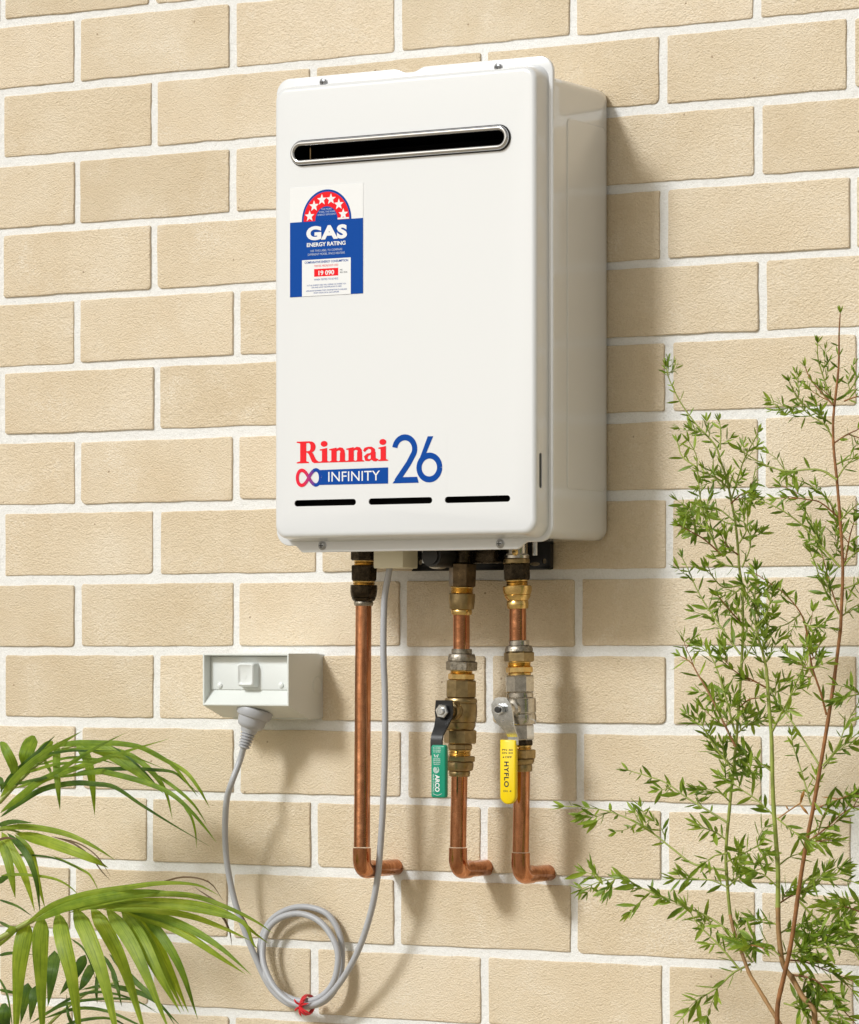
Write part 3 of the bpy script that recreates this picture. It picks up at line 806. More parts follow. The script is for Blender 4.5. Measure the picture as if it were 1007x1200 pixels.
def riser(px_top, y_top, px_bot, y_el, px_stub, label, rp=9.7, yb_=-65.0):
    a = W(px_top, y_top, YP); b = W(px_bot, y_el-2, yb_)
    t = empty('copper_pipe', (b.x, -.001, b.z-.01)); tag(t, label, 'pipe', 'copper pipes running from the heater into the wall')
    r = rp*PM; el = W(px_bot, y_el+8, YP)
    top = Vector((b.x, b.y, b.z+.014))
    mesh_obj('riser', *tube([a, top], r, 28), 'copper', t, 40)
    # elbow: quarter bend towards the wall
    R0 = .0125; path = [Vector((b.x, b.y, b.z+.013)), Vector((b.x, b.y, b.z))]
    zc = b.z
    for k in range(1, 9):
        an = R(90*k/8); path.append(Vector((b.x, b.y+R0*(1-math.cos(an)), zc-R0*math.sin(an))))
    path.append(path[-1]+Vector((0, .012, 0)))
    rr2 = [r*1.12]*len(path)
    mesh_obj('elbow', *tube(path, rr2, 28), 'copper', t, 40)
    e = path[-1]
    mesh_obj('wall_stub', *tube([e, Vector((e.x, .012, e.z-.0005))], r*1.0, 28), 'copper', t, 40)
    # solder bead
    bead = []
    for k in range(8): an = R(45*k); bead.append((.0005*math.sin(an)+.0127, r*1.1+.0006+.0006*math.cos(an)))
    return t
riser(426.2, 708, 424.2, 1009, 468, 'leftmost and longest copper pipe, running bare from heater to elbow', 9.7, -76.0)
riser(538.6, 908, 537, 1009, 574, 'middle copper pipe below the green handled valve')
riser(611.8, 902, 610.5, 1015, 646, 'right copper pipe below the yellow handled valve')
# left union
t = empty('pipe_fitting', W(427, 700, YP)); tag(t, 'blackened brass union at the top of the left copper pipe', 'fitting')
turned([(634, 657, 17, 17, 8, 'darknut', 'nut'), (657, 662.5, 12.5, 12.5, 5, 'brass', 'thread'), (662.5, 681, 16, 15.5, 8, 'darknut', 'nut'), (681, 685.5, 13.5, 13.5, 5, 'brass', 'thread'),
        (685.5, 700, 16.2, 15.3, 28, 'darknut', 'collar'), (700, 704.5, 14.5, 12.8, 28, 'darknut', 'collar_step'), (704.5, 710, 11.4, 11.2, 28, 'greybrass', 'sleeve')], 427.3, 640, 426.2, 710, t)
def tail(px, y0, y1, label, segs, pt, yt_, pb_, yb_):
    t = empty('copper_tail', W(px, y1, YP)); tag(t, label, 'pipe fitting', 'short copper tails between heater and valves')
    mesh_obj('tail_pipe', *tube([W(px, y0, YP), W(px, y1, YP)], 9.9*PM, 28), 'copper', t, 40)
    turned(segs, pt, yt_, pb_, yb_, t)
tail(541, 716, 764, 'short copper tail with blackened nut above the green handled valve', [
    (634, 660, 12, 12, 28, 'darknut', 'spigot'), (660, 688, 15.5, 15, 6, 'bronzedark', 'nut'), (688, 695.5, 13.5, 13.5, 5, 'brass', 'thread'), (695.5, 714, 15.6, 14.5, 28, 'dullbrass', 'compression_nut'), (714, 720.5, 12.3, 12, 28, 'brass', 'sleeve')], 542.5, 660, 541, 720)
tail(607, 708, 754, 'short copper tail with bright brass bell nut above the yellow handled valve', [
    (655, 660.5, 15.5, 15.5, 28, 'dullbrass', 'washer'), (660.5, 680, 16, 15.6, 8, 'darknut', 'nut'), (680, 686.5, 13, 13, 5, 'brass', 'thread'), (686.5, 697, 17, 16, 28, 'brass', 'compression_nut'), (697, 704, 15.8, 12.8, 28, 'brass', 'nut_shoulder'), (704, 713.5, 12.6, 12.4, 28, 'brass', 'sleeve')], 605.5, 660, 607, 713)

def valve(kind):
    if kind == 'green':
        t = empty('ball_valve', W(540, 905, YP)); tag(t, 'bronze ball valve with black lever and green grip', 'valve', 'ball valves on the pipes')
        turned([(760.5, 766.5, 12.2, 12.2, 28, 'greybrass', 'sleeve'), (766.5, 775, 15.5, 16.2, 28, 'greybrass', 'compression_nut'), (775, 786, 18, 17.8, 6, 'greybrass', 'nut'),
                (786, 789, 13.5, 13.5, 5, 'brass', 'thread'), (789, 797, 15, 15, 6, 'brass', 'lock_nut'), (797, 818, 18, 18, 8, 'dullbrass', 'upper_hex'),
                (818, 824, 18.6, 19.2, 28, 'dullbrass', 'body_shoulder'), (824, 846, 19.2, 18.8, 28, 'dullbrass', 'valve_body'), (846, 855, 18.2, 16.4, 28, 'dullbrass', 'body_waist'), (855, 871.5, 18.4, 18.2, 6, 'dullbrass', 'lower_hex'),
                (871.5, 879, 14.8, 14.8, 8, 'dullbrass', 'lock_nut'), (879, 885.5, 13.3, 13.3, 5, 'brass', 'thread'), (885.5, 893, 17.2, 17.2, 6, 'dullbrass', 'nut'), (893, 903, 16.4, 15.6, 28, 'dullbrass', 'compression_nut'), (903, 910, 12.4, 12.2, 28, 'dullbrass', 'sleeve')],
               541.5, 760, 538.6, 910, t)
        c = W(540.3, 833, YP)
        mb = MB(); mb.add(*lathe(c, (0, -1, 0), [(0, .0115), (.019, .0115), (.0205, .0105), (.026, .0105), (.0265, .008), (.034, .008)], 24)); mb.build('stem_boss', 'dullbrass', t, 30)
        yh = -.102
        # lever plate: bar that steps forward and down to the grip
        path = [(c.x-.0005, yh, c.z+.0125), (c.x-.0005, yh, c.z), (c.x-.001, yh, c.z-.008), (c.x-.0012, yh-.006, c.z-.018), (c.x-.0012, yh-.014, c.z-.027), (c.x-.0012, yh-.016, c.z-.033), (c.x-.0012, yh-.016, c.z-.050)]
        hw = [.0105, .0118, .0105, .0085, .0075, .0075, .0075]
        mb = MB(); th = .0026; L = []
        for i, (p, h) in enumerate(zip(path, hw)):
            p = Vector(p); q = Vector(path[min(i+1, len(path)-1)]); o_ = Vector(path[max(i-1, 0)]); d = (q-o_).normalized(); n_ = d.cross(Vector((1, 0, 0))).normalized()*th/2
            L.append([p+Vector((-h, 0, 0))-n_, p+Vector((h, 0, 0))-n_, p+Vector((h, 0, 0))+n_, p+Vector((-h, 0, 0))+n_])
        mb.add(*loft(L)); lever = mb.build('lever', 'blackpaint', t, 25)
        nut = lathe(Vector((c.x-.0005, yh-.0015, c.z)), (0, -1, 0), [(0, .0078), (.0006, .0084), (.0045, .0084), (.0055, .0072)], 6, rot=R(10)); nb_ = mesh_obj('lever_nut', *nut, 'steel', lever, 20)
        mesh_obj('stem_end', *lathe(Vector((c.x-.0005, yh-.006, c.z)), (0, -1, 0), [(0, .0042), (.003, .0042), (.0036, .0034)], 16), 'steel', lever, 30)
        # grip
        Yg = (yh-.016)*1000
        gx0, gx1 = xm(505.3, Yg-3), xm(522.3, Yg-3); gt, gb_ = W(513, 873, Yg).z, W(513, 935, Yg).z
        mb = MB(); L = []
        for ins, y in ((.0018, Yg/1000+.0035), (.0005, Yg/1000+.003), (0, Yg/1000+.0018), (0, Yg/1000-.0018), (.0005, Yg/1000-.003), (.0018, Yg/1000-.0036)):
            L.append(ring2(rrect(gx0+ins, gx1-ins, gb_+ins, gt-ins, .0024, 5), y))
        mb.add(*loft(L)); grip = mb.build('grip', 'green_grip', lever, 50)
        pg = Print(Yg-3.65)
        def vt(txt, xa, y0, y1, hpx, mat, bold=.02, flip=False):
            # text running down the grip (rotated a quarter turn)
            c_ = bpy.data.curves.new('t', 'FONT'); c_.body = txt; c_.size = 1; c_.offset = bold
            o = bpy.data.objects.new('t', c_); COL.objects.link(o); bpy.context.view_layer.update()
            me = bpy.data.meshes.new_from_object(o.evaluated_get(bpy.context.evaluated_depsgraph_get())); bpy.data.objects.remove(o)
            co = [v_.co.copy() for v_ in me.vertices]; x0 = min(q.x for q in co); x1 = max(q.x for q in co)
            A, B = W(xa, y0, pg.Y), W(xa, y1, pg.Y); h = hpx*pxmm(pg.Y)/1000*1.16
            pg.k += 1
            vs = [Vector((A.x+q.y/.729*h, pg.Y/1000-.000004*pg.k, A.z+(q.x-x0)/(x1-x0)*(B.z-A.z))) for q in co]
            pg.mb.setdefault(mat, MB()).add(vs, [tuple(p_.vertices) for p_ in me.polygons])
        vt('ARCO', 510.3, 908, 928, 5.0, 'ink_white', .03); vt('VALVE CONTROLS', 507.3, 907, 928.5, 1.9, 'ink_white', .0)
        gc_ = W(511.3, 902.3, pg.Y)
        for q in range(4):
            pg.stroke([(gc_.x+r_*math.cos(R(a)), gc_.z+r_*math.sin(R(a))) for r_ in (.0006+.0010*q,) for a in range(q*40, q*40+330, 30)], .0005, 'ink_white')
        for z_, w_ in ((877.5, 9), (880, 9), (882, 8), (890, 7.5), (892, 8), (894.3, 8), (896.5, 7)):
            pg.text_px('W 15 MKS' if z_ < 884 else 'DN 20 PN', 513-w_/2-1, 513+w_/2-1, z_, 1.5, 'ink_white', 0)
        a1 = W(509, 884, pg.Y); d1 = 4.6*pxmm(pg.Y)/1000
        pg.stroke([(a1.x, a1.z-.0002), (a1.x+d1*.3, a1.z-d1*.8), (a1.x+d1*.6, a1.z-.0002-d1*.2), (a1.x+d1*.9, a1.z-d1*.8), (a1.x+d1*1.2, a1.z)], .0009, 'ink_white')
        a1 = W(507.5, 930, pg.Y); pg.stroke([(a1.x+.0115*k/8, a1.z-.0018*math.sin(math.pi*k/8)) for k in range(9)], .0004, 'ink_white')
        pg.build('grip_print', grip)
    else:
        t = empty('ball_valve', W(610, 900, YP)); tag(t, 'nickel plated ball valve with steel lever and yellow grip', 'valve', 'ball valves on the pipes')
        turned([(750.5, 757, 12.2, 12.2, 28, 'nickel', 'sleeve'), (757, 764, 15, 16.5, 28, 'greybrass', 'compression_nut'), (764, 776, 17, 16.8, 6, 'dullbrass', 'nut'), (776, 781, 14, 14, 5, 'brass', 'thread'), (781, 789, 15, 15, 6, 'brass', 'lock_nut'), (789, 791.5, 13.5, 13.5, 28, 'brass', 'thread_end'),
                (791.5, 812, 17, 17, 8, 'nickel', 'upper_hex'), (812, 818, 15.8, 15.8, 28, 'nickel', 'neck'), (818, 836, 18.3, 18.3, 28, 'nickel', 'valve_body'), (836, 837.2, 17.6, 17.6, 28, 'nickel', 'body_joint'), (837.2, 849, 18.3, 17.8, 28, 'nickel', 'end_cap'), (849, 867.5, 15.6, 15.6, 8, 'nickel', 'lower_hex'),
                (867.5, 874, 13.8, 13.8, 8, 'darknut', 'lock_nut'), (874, 878.5, 12.2, 12.2, 5, 'brass', 'thread'), (878.5, 890, 16, 15.6, 6, 'dullbrass', 'nut'), (890, 896, 15.2, 13.4, 28, 'dullbrass', 'compression_nut'), (896, 904.5, 12.2, 12, 28, 'dullbrass', 'sleeve')],
               608, 750, 611.8, 904, t)
        c = W(609.5, 831, YP)
        mb = MB(); mb.add(*lathe(c, (0, -1, 0), [(0, .010), (.022, .010), (.0235, .0075), (.042, .0065)], 24)); mb.build('stem_boss', 'nickel', t, 30)
        yh = -.108; o0 = c.x
        # shaped lever plate (outline in x/z) with a step back to the grip
        L = []
        rows = [(.014, -.003, .004, 0), (.0125, -.008, .0075, 0), (.006, -.0125, .0125, 0), (-.002, -.0125, .0145, .0005), (-.010, -.0095, .0150, .001), (-.016, -.0055, .0148, .002), (-.022, -.002, .0142, .006), (-.028, -.0005, .0130, .013), (-.031, .0, .0125, .016), (-.040, .0, .0125, .0165)]
        for dz, xa, xb, dy in rows:
            y = yh+dy; z = c.z+dz
            L.append([Vector((o0+xa, y-.0011, z)), Vector((o0+xb, y-.0011, z)), Vector((o0+xb, y+.0011, z)), Vector((o0+xa, y+.0011, z))])
        mb = MB(); mb.add(*loft(L)); lever = mb.build('lever', 'steel', t, 35)
        mesh_obj('lever_nut', *lathe(Vector((o0, yh-.0011, c.z)), (0, -1, 0), [(0, .0060), (.0005, .0065), (.0055, .0065), (.0062, .0056)], 6, rot=R(25)), 'steel', lever, 20)
        mesh_obj('stem_end', *lathe(Vector((o0, yh-.006, c.z)), (0, -1, 0), [(0, .0036), (.0035, .0036), (.0036, .0026)], 16), 'black', lever, 30)
        Yg = (yh+.0165)*1000
        gt, gb_ = W(594, 867, Yg).z, W(594, 942.5, Yg).z
        pt = []
        A = W(586.0, 868, Yg-3), W(604.2, 867, Yg-3), W(603.8, 930, Yg-3), W(586.2, 930, Yg-3)
        xa, xb = A[0].x, A[1].x; cxg = (xa+xb)/2; hw_ = (xb-xa)/2; zr = gb_+hw_*.95
        def go(ins):
            p = [(xb-ins, gt-ins), (xa+ins, gt-ins)]
            for k in range(17): a = R(180+180*k/16); p.append((cxg+(hw_-ins)*math.cos(a), zr+(hw_*.95-ins)*math.sin(a)))
            return p
        L = [ring2(go(i), y) for i, y in ((.0016, Yg/1000+.0034), (.0004, Yg/1000+.0028), (0, Yg/1000+.0016), (0, Yg/1000-.0016), (.0004, Yg/1000-.0028), (.0016, Yg/1000-.0035))]
        mb = MB(); mb.add(*loft(L)); grip = mb.build('grip', 'yellow_grip', lever, 50)
        pg = Print(Yg-3.55)
        c_ = bpy.data.curves.new('t', 'FONT'); c_.body = 'HYFLO'; c_.size = 1; c_.offset = .03; c_.space_character = 1.15
        o = bpy.data.objects.new('t', c_); COL.objects.link(o); bpy.context.view_layer.update()
        me = bpy.data.meshes.new_from_object(o.evaluated_get(bpy.context.evaluated_depsgraph_get())); bpy.data.objects.remove(o)
        co = [v_.co.copy() for v_ in me.vertices]; x0 = min(q.x for q in co); x1 = max(q.x for q in co)
        A_, B_ = W(591.2, 892.5, pg.Y), W(591.2, 922.5, pg.Y); h = 5.2*pxmm(pg.Y)/1000*1.16
        pg.mb.setdefault('ink_dark', MB()).add([Vector((A_.x+q.y/.729*h, pg.Y/1000, A_.z+(q.x-x0)/(x1-x0)*(B_.z-A_.z))) for q in co], [tuple(p_.vertices) for p_ in me.polygons])
        for z_, tx in ((880, 'PN 40'), (883.5, 'DN 3/4')): pg.text_px(tx, 588.5, 601, z_, 2.2, 'ink_dark', 0, .02)
        pg.text_px('OFF', 592, 600, 888.5, 2.4, 'ink_dark', 0, .02); pg.text_px('ON', 590, 595, 928.2, 2.2, 'ink_dark', 0, .02)
        for px_, py_ in ((590, 887.5), (598.3, 927.3)):
            q = W(px_, py_, pg.Y); pg.poly([(q.x-.0012, q.z), (q.x+.0010, q.z-.0011), (q.x+.0010, q.z+.0011)], 'ink_dark')
        pg.build('grip_print', grip)
valve('green'); valve('yellow')

# ------------------------------------------------------------------ power outlet
YO = depth_px(338.3, xm(379, 0)*1000)       # front rim depth in mm
ox1 = xm(379, 0); ox0 = xm(237.6, YO)
otz = (W(238, 766.5, YO).z+W(338, 765.3, YO).z)/2; obz = W(290, 827, YO).z
rear_z = W(378, 841.5, 0).z; rear_t = W(378, 768.3, 0).z
outlet = empty('power_outlet', (ox1-.05, 0, rear_z)); tag(outlet, 'pale grey-green weatherproof power outlet box on the wall left of the pipes', 'power outlet')
yo = YO/1000; yk = yo*.43
def prof_ring(x): return [Vector((x, 0.001, rear_z)), Vector((x, yk, rear_z)), Vector((x, yo, obz)), Vector((x, yo, otz)), Vector((x, -.012, otz)), Vector((x, -.012, otz-.001)), Vector((x, .001, otz-.001))]
v, f = loft([prof_ring(ox0), prof_ring(ox0+.0008), prof_ring(ox1-.0008), prof_ring(ox1)])
ob = mesh_obj('outlet_box', v, f, 'sage', outlet, 25)
wl = .0022
def rec(ins_b): return [(ox0+wl, obz+wl), (ox1-wl, obz+wl), (ox1-wl, otz-wl), (ox0+wl, otz-wl)]
yin = yo+.013
cutv = [Vector((ox0+wl, yo-.01, obz+wl)), Vector((ox1-wl, yo-.01, obz+wl)), Vector((ox1-wl, yo-.01, otz-wl)), Vector((ox0+wl, yo-.01, otz-wl)),
        Vector((ox0+wl, yo+.0008, obz+wl)), Vector((ox1-wl, yo+.0008, obz+wl)), Vector((ox1-wl, yo+.0008, otz-wl)), Vector((ox0+wl, yo+.0008, otz-wl)),
        Vector((ox0+.0035, yin, obz+.018)), Vector((ox1-.0035, yin, obz+.018)), Vector((ox1-.0035, yin, otz-.003)), Vector((ox0+.0035, yin, otz-.003))]
f4 = [(3, 2, 1, 0), (8, 9, 10, 11)]
for k in range(2):
    for j in range(4): f4.append((k*4+j, k*4+(j+1) % 4, k*4+4+(j+1) % 4, k*4+4+j))
cut(ob, [(cutv, f4)])
# soft edge: bevel
bv = ob.modifiers.new('bevel', 'BEVEL'); bv.width = .0007; bv.segments = 2; bv.limit_method = 'ANGLE'
# faceplate in the recess with two covers and rocker
mb = MB(); mb.add(*box(ox0+.0042, ox1-.0042, yin-.0015, yin+.001, obz+.0187, otz-.0037, .0006)); plate = mb.build('face_plate', 'sage_plate', outlet, 30)
xc_ = (xm(278, yin*1000-12)+xm(297, yin*1000-12))/2; hw_ = .0118
zt_, zb2 = W(288, 777, yin*1000-10).z, W(288, 804.5, yin*1000-10).z
L = []
for dz0, dz1, ins, y in ((0, 0, -.0008, yin-.0015), (0, 0, 0, yin-.010), (0, 0, .0008, yin-.0118), (0, 0, .002, yin-.0125)):
    L.append(ring2(rrect(xc_-hw_+ins, xc_+hw_-ins, zb2+ins, zt_-ins, .003, 4), y))
# rocker face hollowed
inner_r = ring2(rrect(xc_-hw_+.004, xc_+hw_-.004, zb2+.004, zt_-.006, .003, 4), yin-.0105)
L.append(inner_r)
v, f = loft(L); sw_ = mesh_obj('rocker_switch', v, f, 'sage_plate', plate, 40)
mk = Print((yin-.0107)*1000)
mk.stroke([(xc_-.0022, (zt_+zb2)/2+.004), (xc_+.0018, (zt_+zb2)/2+.0045)], .0005, 'sage'); mk.stroke([(xc_+.001, (zt_+zb2)/2-.001), (xc_-.001, (zt_+zb2)/2-.006)], .0005, 'sage')
mk.build('switch_mark', sw_)
for px_, py_ in ((258.0, 803.3), (329.8, 803)):
    p = W(px_, py_, (yin-.0015)*1000); mesh_obj('screw_cap', *lathe(p, (0, -1, 0), [(0, .0033), (.0016, .0032), (.0024, .002), (.0026, .0001)], 18), 'sage_plate', plate, 40)
# knockout ring on the side
kc = W(373, 803, -14)
L = []
for r_, dx in ((.0105, .0), (.0102, .0006), (.0098, .0)):
    L.append([Vector((ox1+dx, kc.y+.5*0+r_*.92*math.cos(R(15*k)), kc.z+r_*math.sin(R(15*k)))) for k in range(24)])
mesh_obj('knockout', *loft(L, False, False), 'sage', outlet, 60)
# small block on top at the rear and lip beneath
mb = MB(); mb.add(*box(xm(360, -18)-.028, ox1-.004, -.014, -.001, otz-.002, rear_t+.0015+.001, .0008)); mb.build('conduit_boss', 'sage', outlet, 30); mesh_obj('box_lip', *box(ox0+.012, ox1-.003, -.030, -.002, rear_z-.0015, rear_z+.001, .0006), 'sage', outlet, 30)

# ------------------------------------------------------------------ power cord with plug
cordo = empty('power_cable', W(362, 1176, -30)); tag(cordo, 'grey power cord coiled in a loop hanging between outlet and heater', 'power cord')
YPl = YO+24
pa, pb_ = W(300, 829, YPl), W(285.5, 877, YPl-6); axv = pb_-pa; Lp = axv.length; m1 = pxmm(YPl, 290)/1000
prof = [(0, 19), (.02, 21), (.06, 21.8), (.17, 21.2), (.23, 19.5), (.25, 17.2), (.40, 16.2), (.47, 14.5), (.52, 10.5), (.60, 9.2)]
mesh_obj('plug_body', *lathe(pa, axv, [(t_*Lp, r_*m1) for t_, r_ in prof], 32), 'grey', cordo, 35)
pr_ = []
for k in range(6):
    t_ = .58+k*.070; r_ = 8.9-k*.42; pr_ += [(t_*Lp, (r_-1.9)*m1), ((t_+.012)*Lp, r_*m1), ((t_+.047)*Lp, r_*m1), ((t_+.056)*Lp, (r_-1.9)*m1)]
pr_ += [(1.0*Lp, 4.6*m1)]
mesh_obj('strain_relief', *lathe(pa, axv, pr_, 24), 'grey', cordo, 30)
q = lambda zx, zy, Y: W(220+zx/2.665, 750+zy/2.665, Y)
dY = -74
cpts = [W(286, 874, YPl-6), W(281, 892, YPl-4), W(272, 916, -66), q(122, 500, -60), q(117, 590, -52), q(122, 690, -44), q(143, 800, -38), q(175, 900, -32), q(215, 1000, -26), q(258, 1085, -22), q(310, 1133, -20), q(365, 1146, -20), q(425, 1130, -20), q(468, 1078, -16), q(482, 1000, -12), q(475, 920, -10),
        q(440, 860, -10), q(385, 836, -10), q(325, 838, -10), q(268, 868, -12), q(236, 918, -14), q(226, 980, -18), q(244, 1050, -24), q(290, 1102, -28), q(350, 1128, -30), q(410, 1118, -29), q(455, 1070, -27), q(470, 990, -24), q(452, 930, -22), q(410, 878, -20), q(350, 855, -19), q(290, 868, -19), q(250, 905, -20), q(235, 960, -24),
        q(240, 1020, -30), q(275, 1090, -35), q(330, 1135, -37), q(390, 1140, -36), q(440, 1112, -36), q(490, 1050, -40), q(535, 965, -46), q(570, 860, -52), q(592, 750, -58), q(604, 620, -64), q(612, 480, -70), q(617, 320, -74), q(616, 160, -77), q(612, 60, -79), q(612, -40, -79), W(451, 700, -79), W(455, 676, -79), W(457, 664, -79)]
mesh_obj('cable', *tube(catmull(cpts, 6), 3.75*pxmm(-50, 400)/1000, 14), 'grey', cordo, 60)
tie = MB()
tc = q(372, 1140, -28); rt = random.Random(4)
ring_ = [Vector((tc.x+.0005*math.sin(3*a), tc.y+.015*math.cos(a), tc.z+.0112*math.sin(a))) for a in [R(k*20) for k in range(19)]]
tie.add(*tube(ring_, .0016, 8)); tie.add(*tube([p_+Vector((.0022, 0, 0.0003)) for p_ in ring_], .0013, 8))
for dx, dz in ((.012, .012), (.009, .007), (-.006, .008), (.016, -.008), (.010, -.010), (.004, -.012), (-.005, -.006), (.014, .004)):
    a = tc+Vector((0, -.015, 0)); tie.add(*tube(catmull([a+Vector((0, rt.uniform(-.001, .001), dz*.2)), a+Vector((dx*.5, -.004, dz*.55)), a+Vector((dx, -.003, dz))], 4), [.0014]*4+[.0013]*3+[.0008, .0004], 6))
o = tie.build('twist_tie', 'red_tie', None, 40); tag(o, 'red plastic twist tie knotted round the bottom of the cord loop', 'twist tie')

# ------------------------------------------------------------------ leaves
def leaf_strip(pts, wd, fold=.25, tw=0.0, shape='palm', n=None, view=None):
    """pointed leaf along a 3D centre line, V-folded; returns verts, faces, uv"""
    P = catmull(pts, 4) if len(pts) > 2 else [Vector(pts[0]).lerp(Vector(pts[1]), k/4) for k in range(5)]
    V = []; F = []; UV = []
    m_ = len(P)-1
    for i, p in enumerate(P):
        t = i/m_
        d = (P[min(i+1, m_)]-P[max(i-1, 0)]).normalized()
        vw = view if view is not None else Vector((-.45, .85, .0)).normalized()
        side = d.cross(vw).normalized()
        nn = side.cross(d).normalized()
        a = tw*(t-.3)
        s2 = side*math.cos(a)+nn*math.sin(a); n2 = nn*math.cos(a)-side*math.sin(a)
        if shape == 'palm': w_ = wd*min(1, (t/.16)**.6 if t < .16 else 1)*(1-max(0, (t-.22)/.78)**2.1)
        elif shape == 'blunt': w_ = wd*min(1, .35+t*2)*(1 if t < .8 else 1-((t-.8)/.2)**2*.75)
        else: w_ = wd*(t**.7)*(1-max(0, (t-.35)/.65)**1.8) if t > 0 else wd*.15
        w_ = max(w_, .0002)
        V += [p-s2*w_/2+n2*w_*fold*.5, p-n2*w_*fold*.12, p+s2*w_/2+n2*w_*fold*.5]
        UV += [(0, t*5), (.5, t*5), (1, t*5)]
        if i: k = (i-1)*3; F += [(k, k+3, k+4, k+1), (k+1, k+4, k+5, k+2)]
    return V, F, UV
# ------------------------------------------------------------------ palm
pbase = Vector((-.08, -.36, 0))
palm = empty('palm_plant', pbase); tag(palm, 'green feathery palm with long drooping leaflets at the lower left of the wall', 'palm')
def frond(rachis_px, Y0, Y1, leaves, mats, base_off, seed, rad=.0035):
    rr = random.Random(seed)
    n = len(rachis_px)
    pts = [W(x, y, Y0+(Y1-Y0)*i/(n-1)) for i, (x, y) in enumerate(rachis_px)]
    b = pbase+Vector(base_off)
    mid = b.lerp(pts[0], .55)+Vector((-.03, -.0, .02))
    path = catmull([b, b.lerp(mid, .5)+Vector((-.01, 0, 0)), mid]+pts, 6)
    m_ = len(path)
    fr = mesh_obj('frond_stalk', *tube(path, [rad*1.5*(1-i/m_*.75) for i in range(m_)], 8), 'stem_green', palm, 60)
    for L_ in leaves:
        pts_, wd = L_[0], L_[1]; mt = L_[2] if len(L_) > 2 else 0; shp = L_[3] if len(L_) > 3 else 'palm'
        y0 = Y0+(Y1-Y0)*min(1, max(0, (pts_[0][0]-rachis_px[0][0])/max(30, rachis_px[-1][0]-rachis_px[0][0])))+rr.uniform(-12, 12)
        bulge = rr.uniform(-25, -5); endy = rr.uniform(-30, 25)
        q_ = []
        for i, (x, y) in enumerate(pts_):
            t = i/(len(pts_)-1); q_.append(W(x, y, y0+bulge*math.sin(math.pi*t)+endy*t))
        V, F, UV = leaf_strip(q_, wd*pxmm(y0, 100)/1000*1.04, fold=rr.uniform(.08, .26), tw=rr.uniform(-.6, .6), shape=shp)
        nm = 'leaflet'
        mesh_obj(nm, V, F, mats[mt], fr, 75, UV)
    return fr
A_ = [([(0, 953), (22, 935), (48, 915), (75, 905), (110, 893), (150, 880), (198, 866)], 8, 0), ([(0, 935), (20, 910), (45, 888), (70, 872), (96, 857)], 9, 0),
      ([(0, 928), (15, 908), (35, 890), (52, 874), (65, 862)], 6, 1), ([(0, 958), (20, 943), (50, 925), (85, 918), (112, 919), (135, 923), (165, 943), (200, 965), (246, 992)], 6.5, 1),
      ([(50, 878), (84, 871), (120, 871), (140, 871.5), (168, 877), (200, 895), (222, 921), (232, 934)], 6.5, 0), ([(140, 873), (162, 875), (194, 891), (218, 905), (233, 924), (240, 936), (246, 947)], 5, 0),
      ([(15, 925), (60, 908), (93, 888), (117, 874), (147, 859)], 5, 0), ([(94, 871), (118, 877), (140, 890), (165, 908), (192, 930)], 15, 0), ([(118, 874), (140, 884), (165, 903), (190, 928)], 9, 1),
      ([(137, 877), (162, 891), (182, 909), (195, 930), (202, 960)], 6.5, 0), ([(90, 905), (114, 902), (147, 901), (177, 902), (203, 905), (218, 917), (234, 931)], 4.5, 1),
      ([(60, 912), (111, 905), (128, 906), (170, 917), (200, 930), (224, 951), (242, 972), (254, 988)], 6.5, 0), ([(180, 906), (206, 924), (227, 943), (243, 967)], 4, 0),
      ([(88, 869), (100, 885), (106, 905), (109, 928), (111, 956)], 11, 0), ([(67, 869), (66, 893), (68, 922), (70.5, 950)], 9, 0),
      ([(17, 914), (15, 897), (8, 882), (0, 870)], 12, 0, 'blunt'), ([(29, 900), (31, 882), (39, 862)], 17, 0, 'blunt'), ([(42, 892), (50, 878), (62, 869)], 9, 0, 'blunt'), ([(51, 890), (57, 900), (61, 910)], 5, 0),
      ([(30, 900), (70, 881), (110, 879), (150, 885), (195, 902)], 4, 0), ([(40, 898), (80, 888), (115, 890), (140, 897)], 3, 0), ([(15, 920), (50, 912), (64, 908)], 4, 1), ([(25, 908), (60, 897), (95, 893), (120, 894)], 3.5, 0),
      ([(215, 945), (224, 957), (229, 975), (230.5, 994)], 3, 0), ([(0, 910), (2, 920), (1, 930)], 6, 1), ([(40, 886), (80, 880), (100, 880), (140, 880)], 3, 1)]
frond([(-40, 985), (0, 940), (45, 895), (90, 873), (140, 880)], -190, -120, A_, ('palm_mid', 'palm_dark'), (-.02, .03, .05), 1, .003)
B_ = [([(-4, 968), (15, 963), (39, 964.5)], 6, 1), ([(-5, 971), (30, 969), (65, 974), (90, 982), (115, 995), (135, 1008)], 7, 0), ([(18, 977), (50, 985), (85, 997), (110, 1008), (127, 1017)], 13, 0),
      ([(60, 980), (85, 988), (105, 1003), (120, 1022), (130, 1032)], 2.2, 2), ([(70, 982), (95, 990), (115, 1005), (130, 1028)], 1.8, 2), ([(2, 975), (12, 995), (24, 1015), (33, 1040), (41, 1069)], 12, 0),
      ([(8, 976), (30, 1000), (42, 1030), (47, 1071)], 8, 1), ([(17, 978), (36, 1000), (45, 1035), (53, 1065)], 8, 0), ([(-2, 983), (8, 1005), (14, 1030), (18, 1053)], 11, 0), ([(0, 1026), (25, 1025), (60, 1029), (80, 1038), (95, 1052)], 3.5, 0),
      ([(60, 1002), (97, 1020), (107, 1028), (117, 1047)], 3, 0), ([(-4, 1036), (8, 1027), (22, 1024)], 7, 1), ([(-3, 1054), (20, 1062), (38, 1074)], 3, 1), ([(-4, 985), (8, 982), (20, 984)], 3, 2), ([(0, 1003), (30, 1002), (60, 1005), (85, 1014), (98, 1022)], 2.4, 1)]
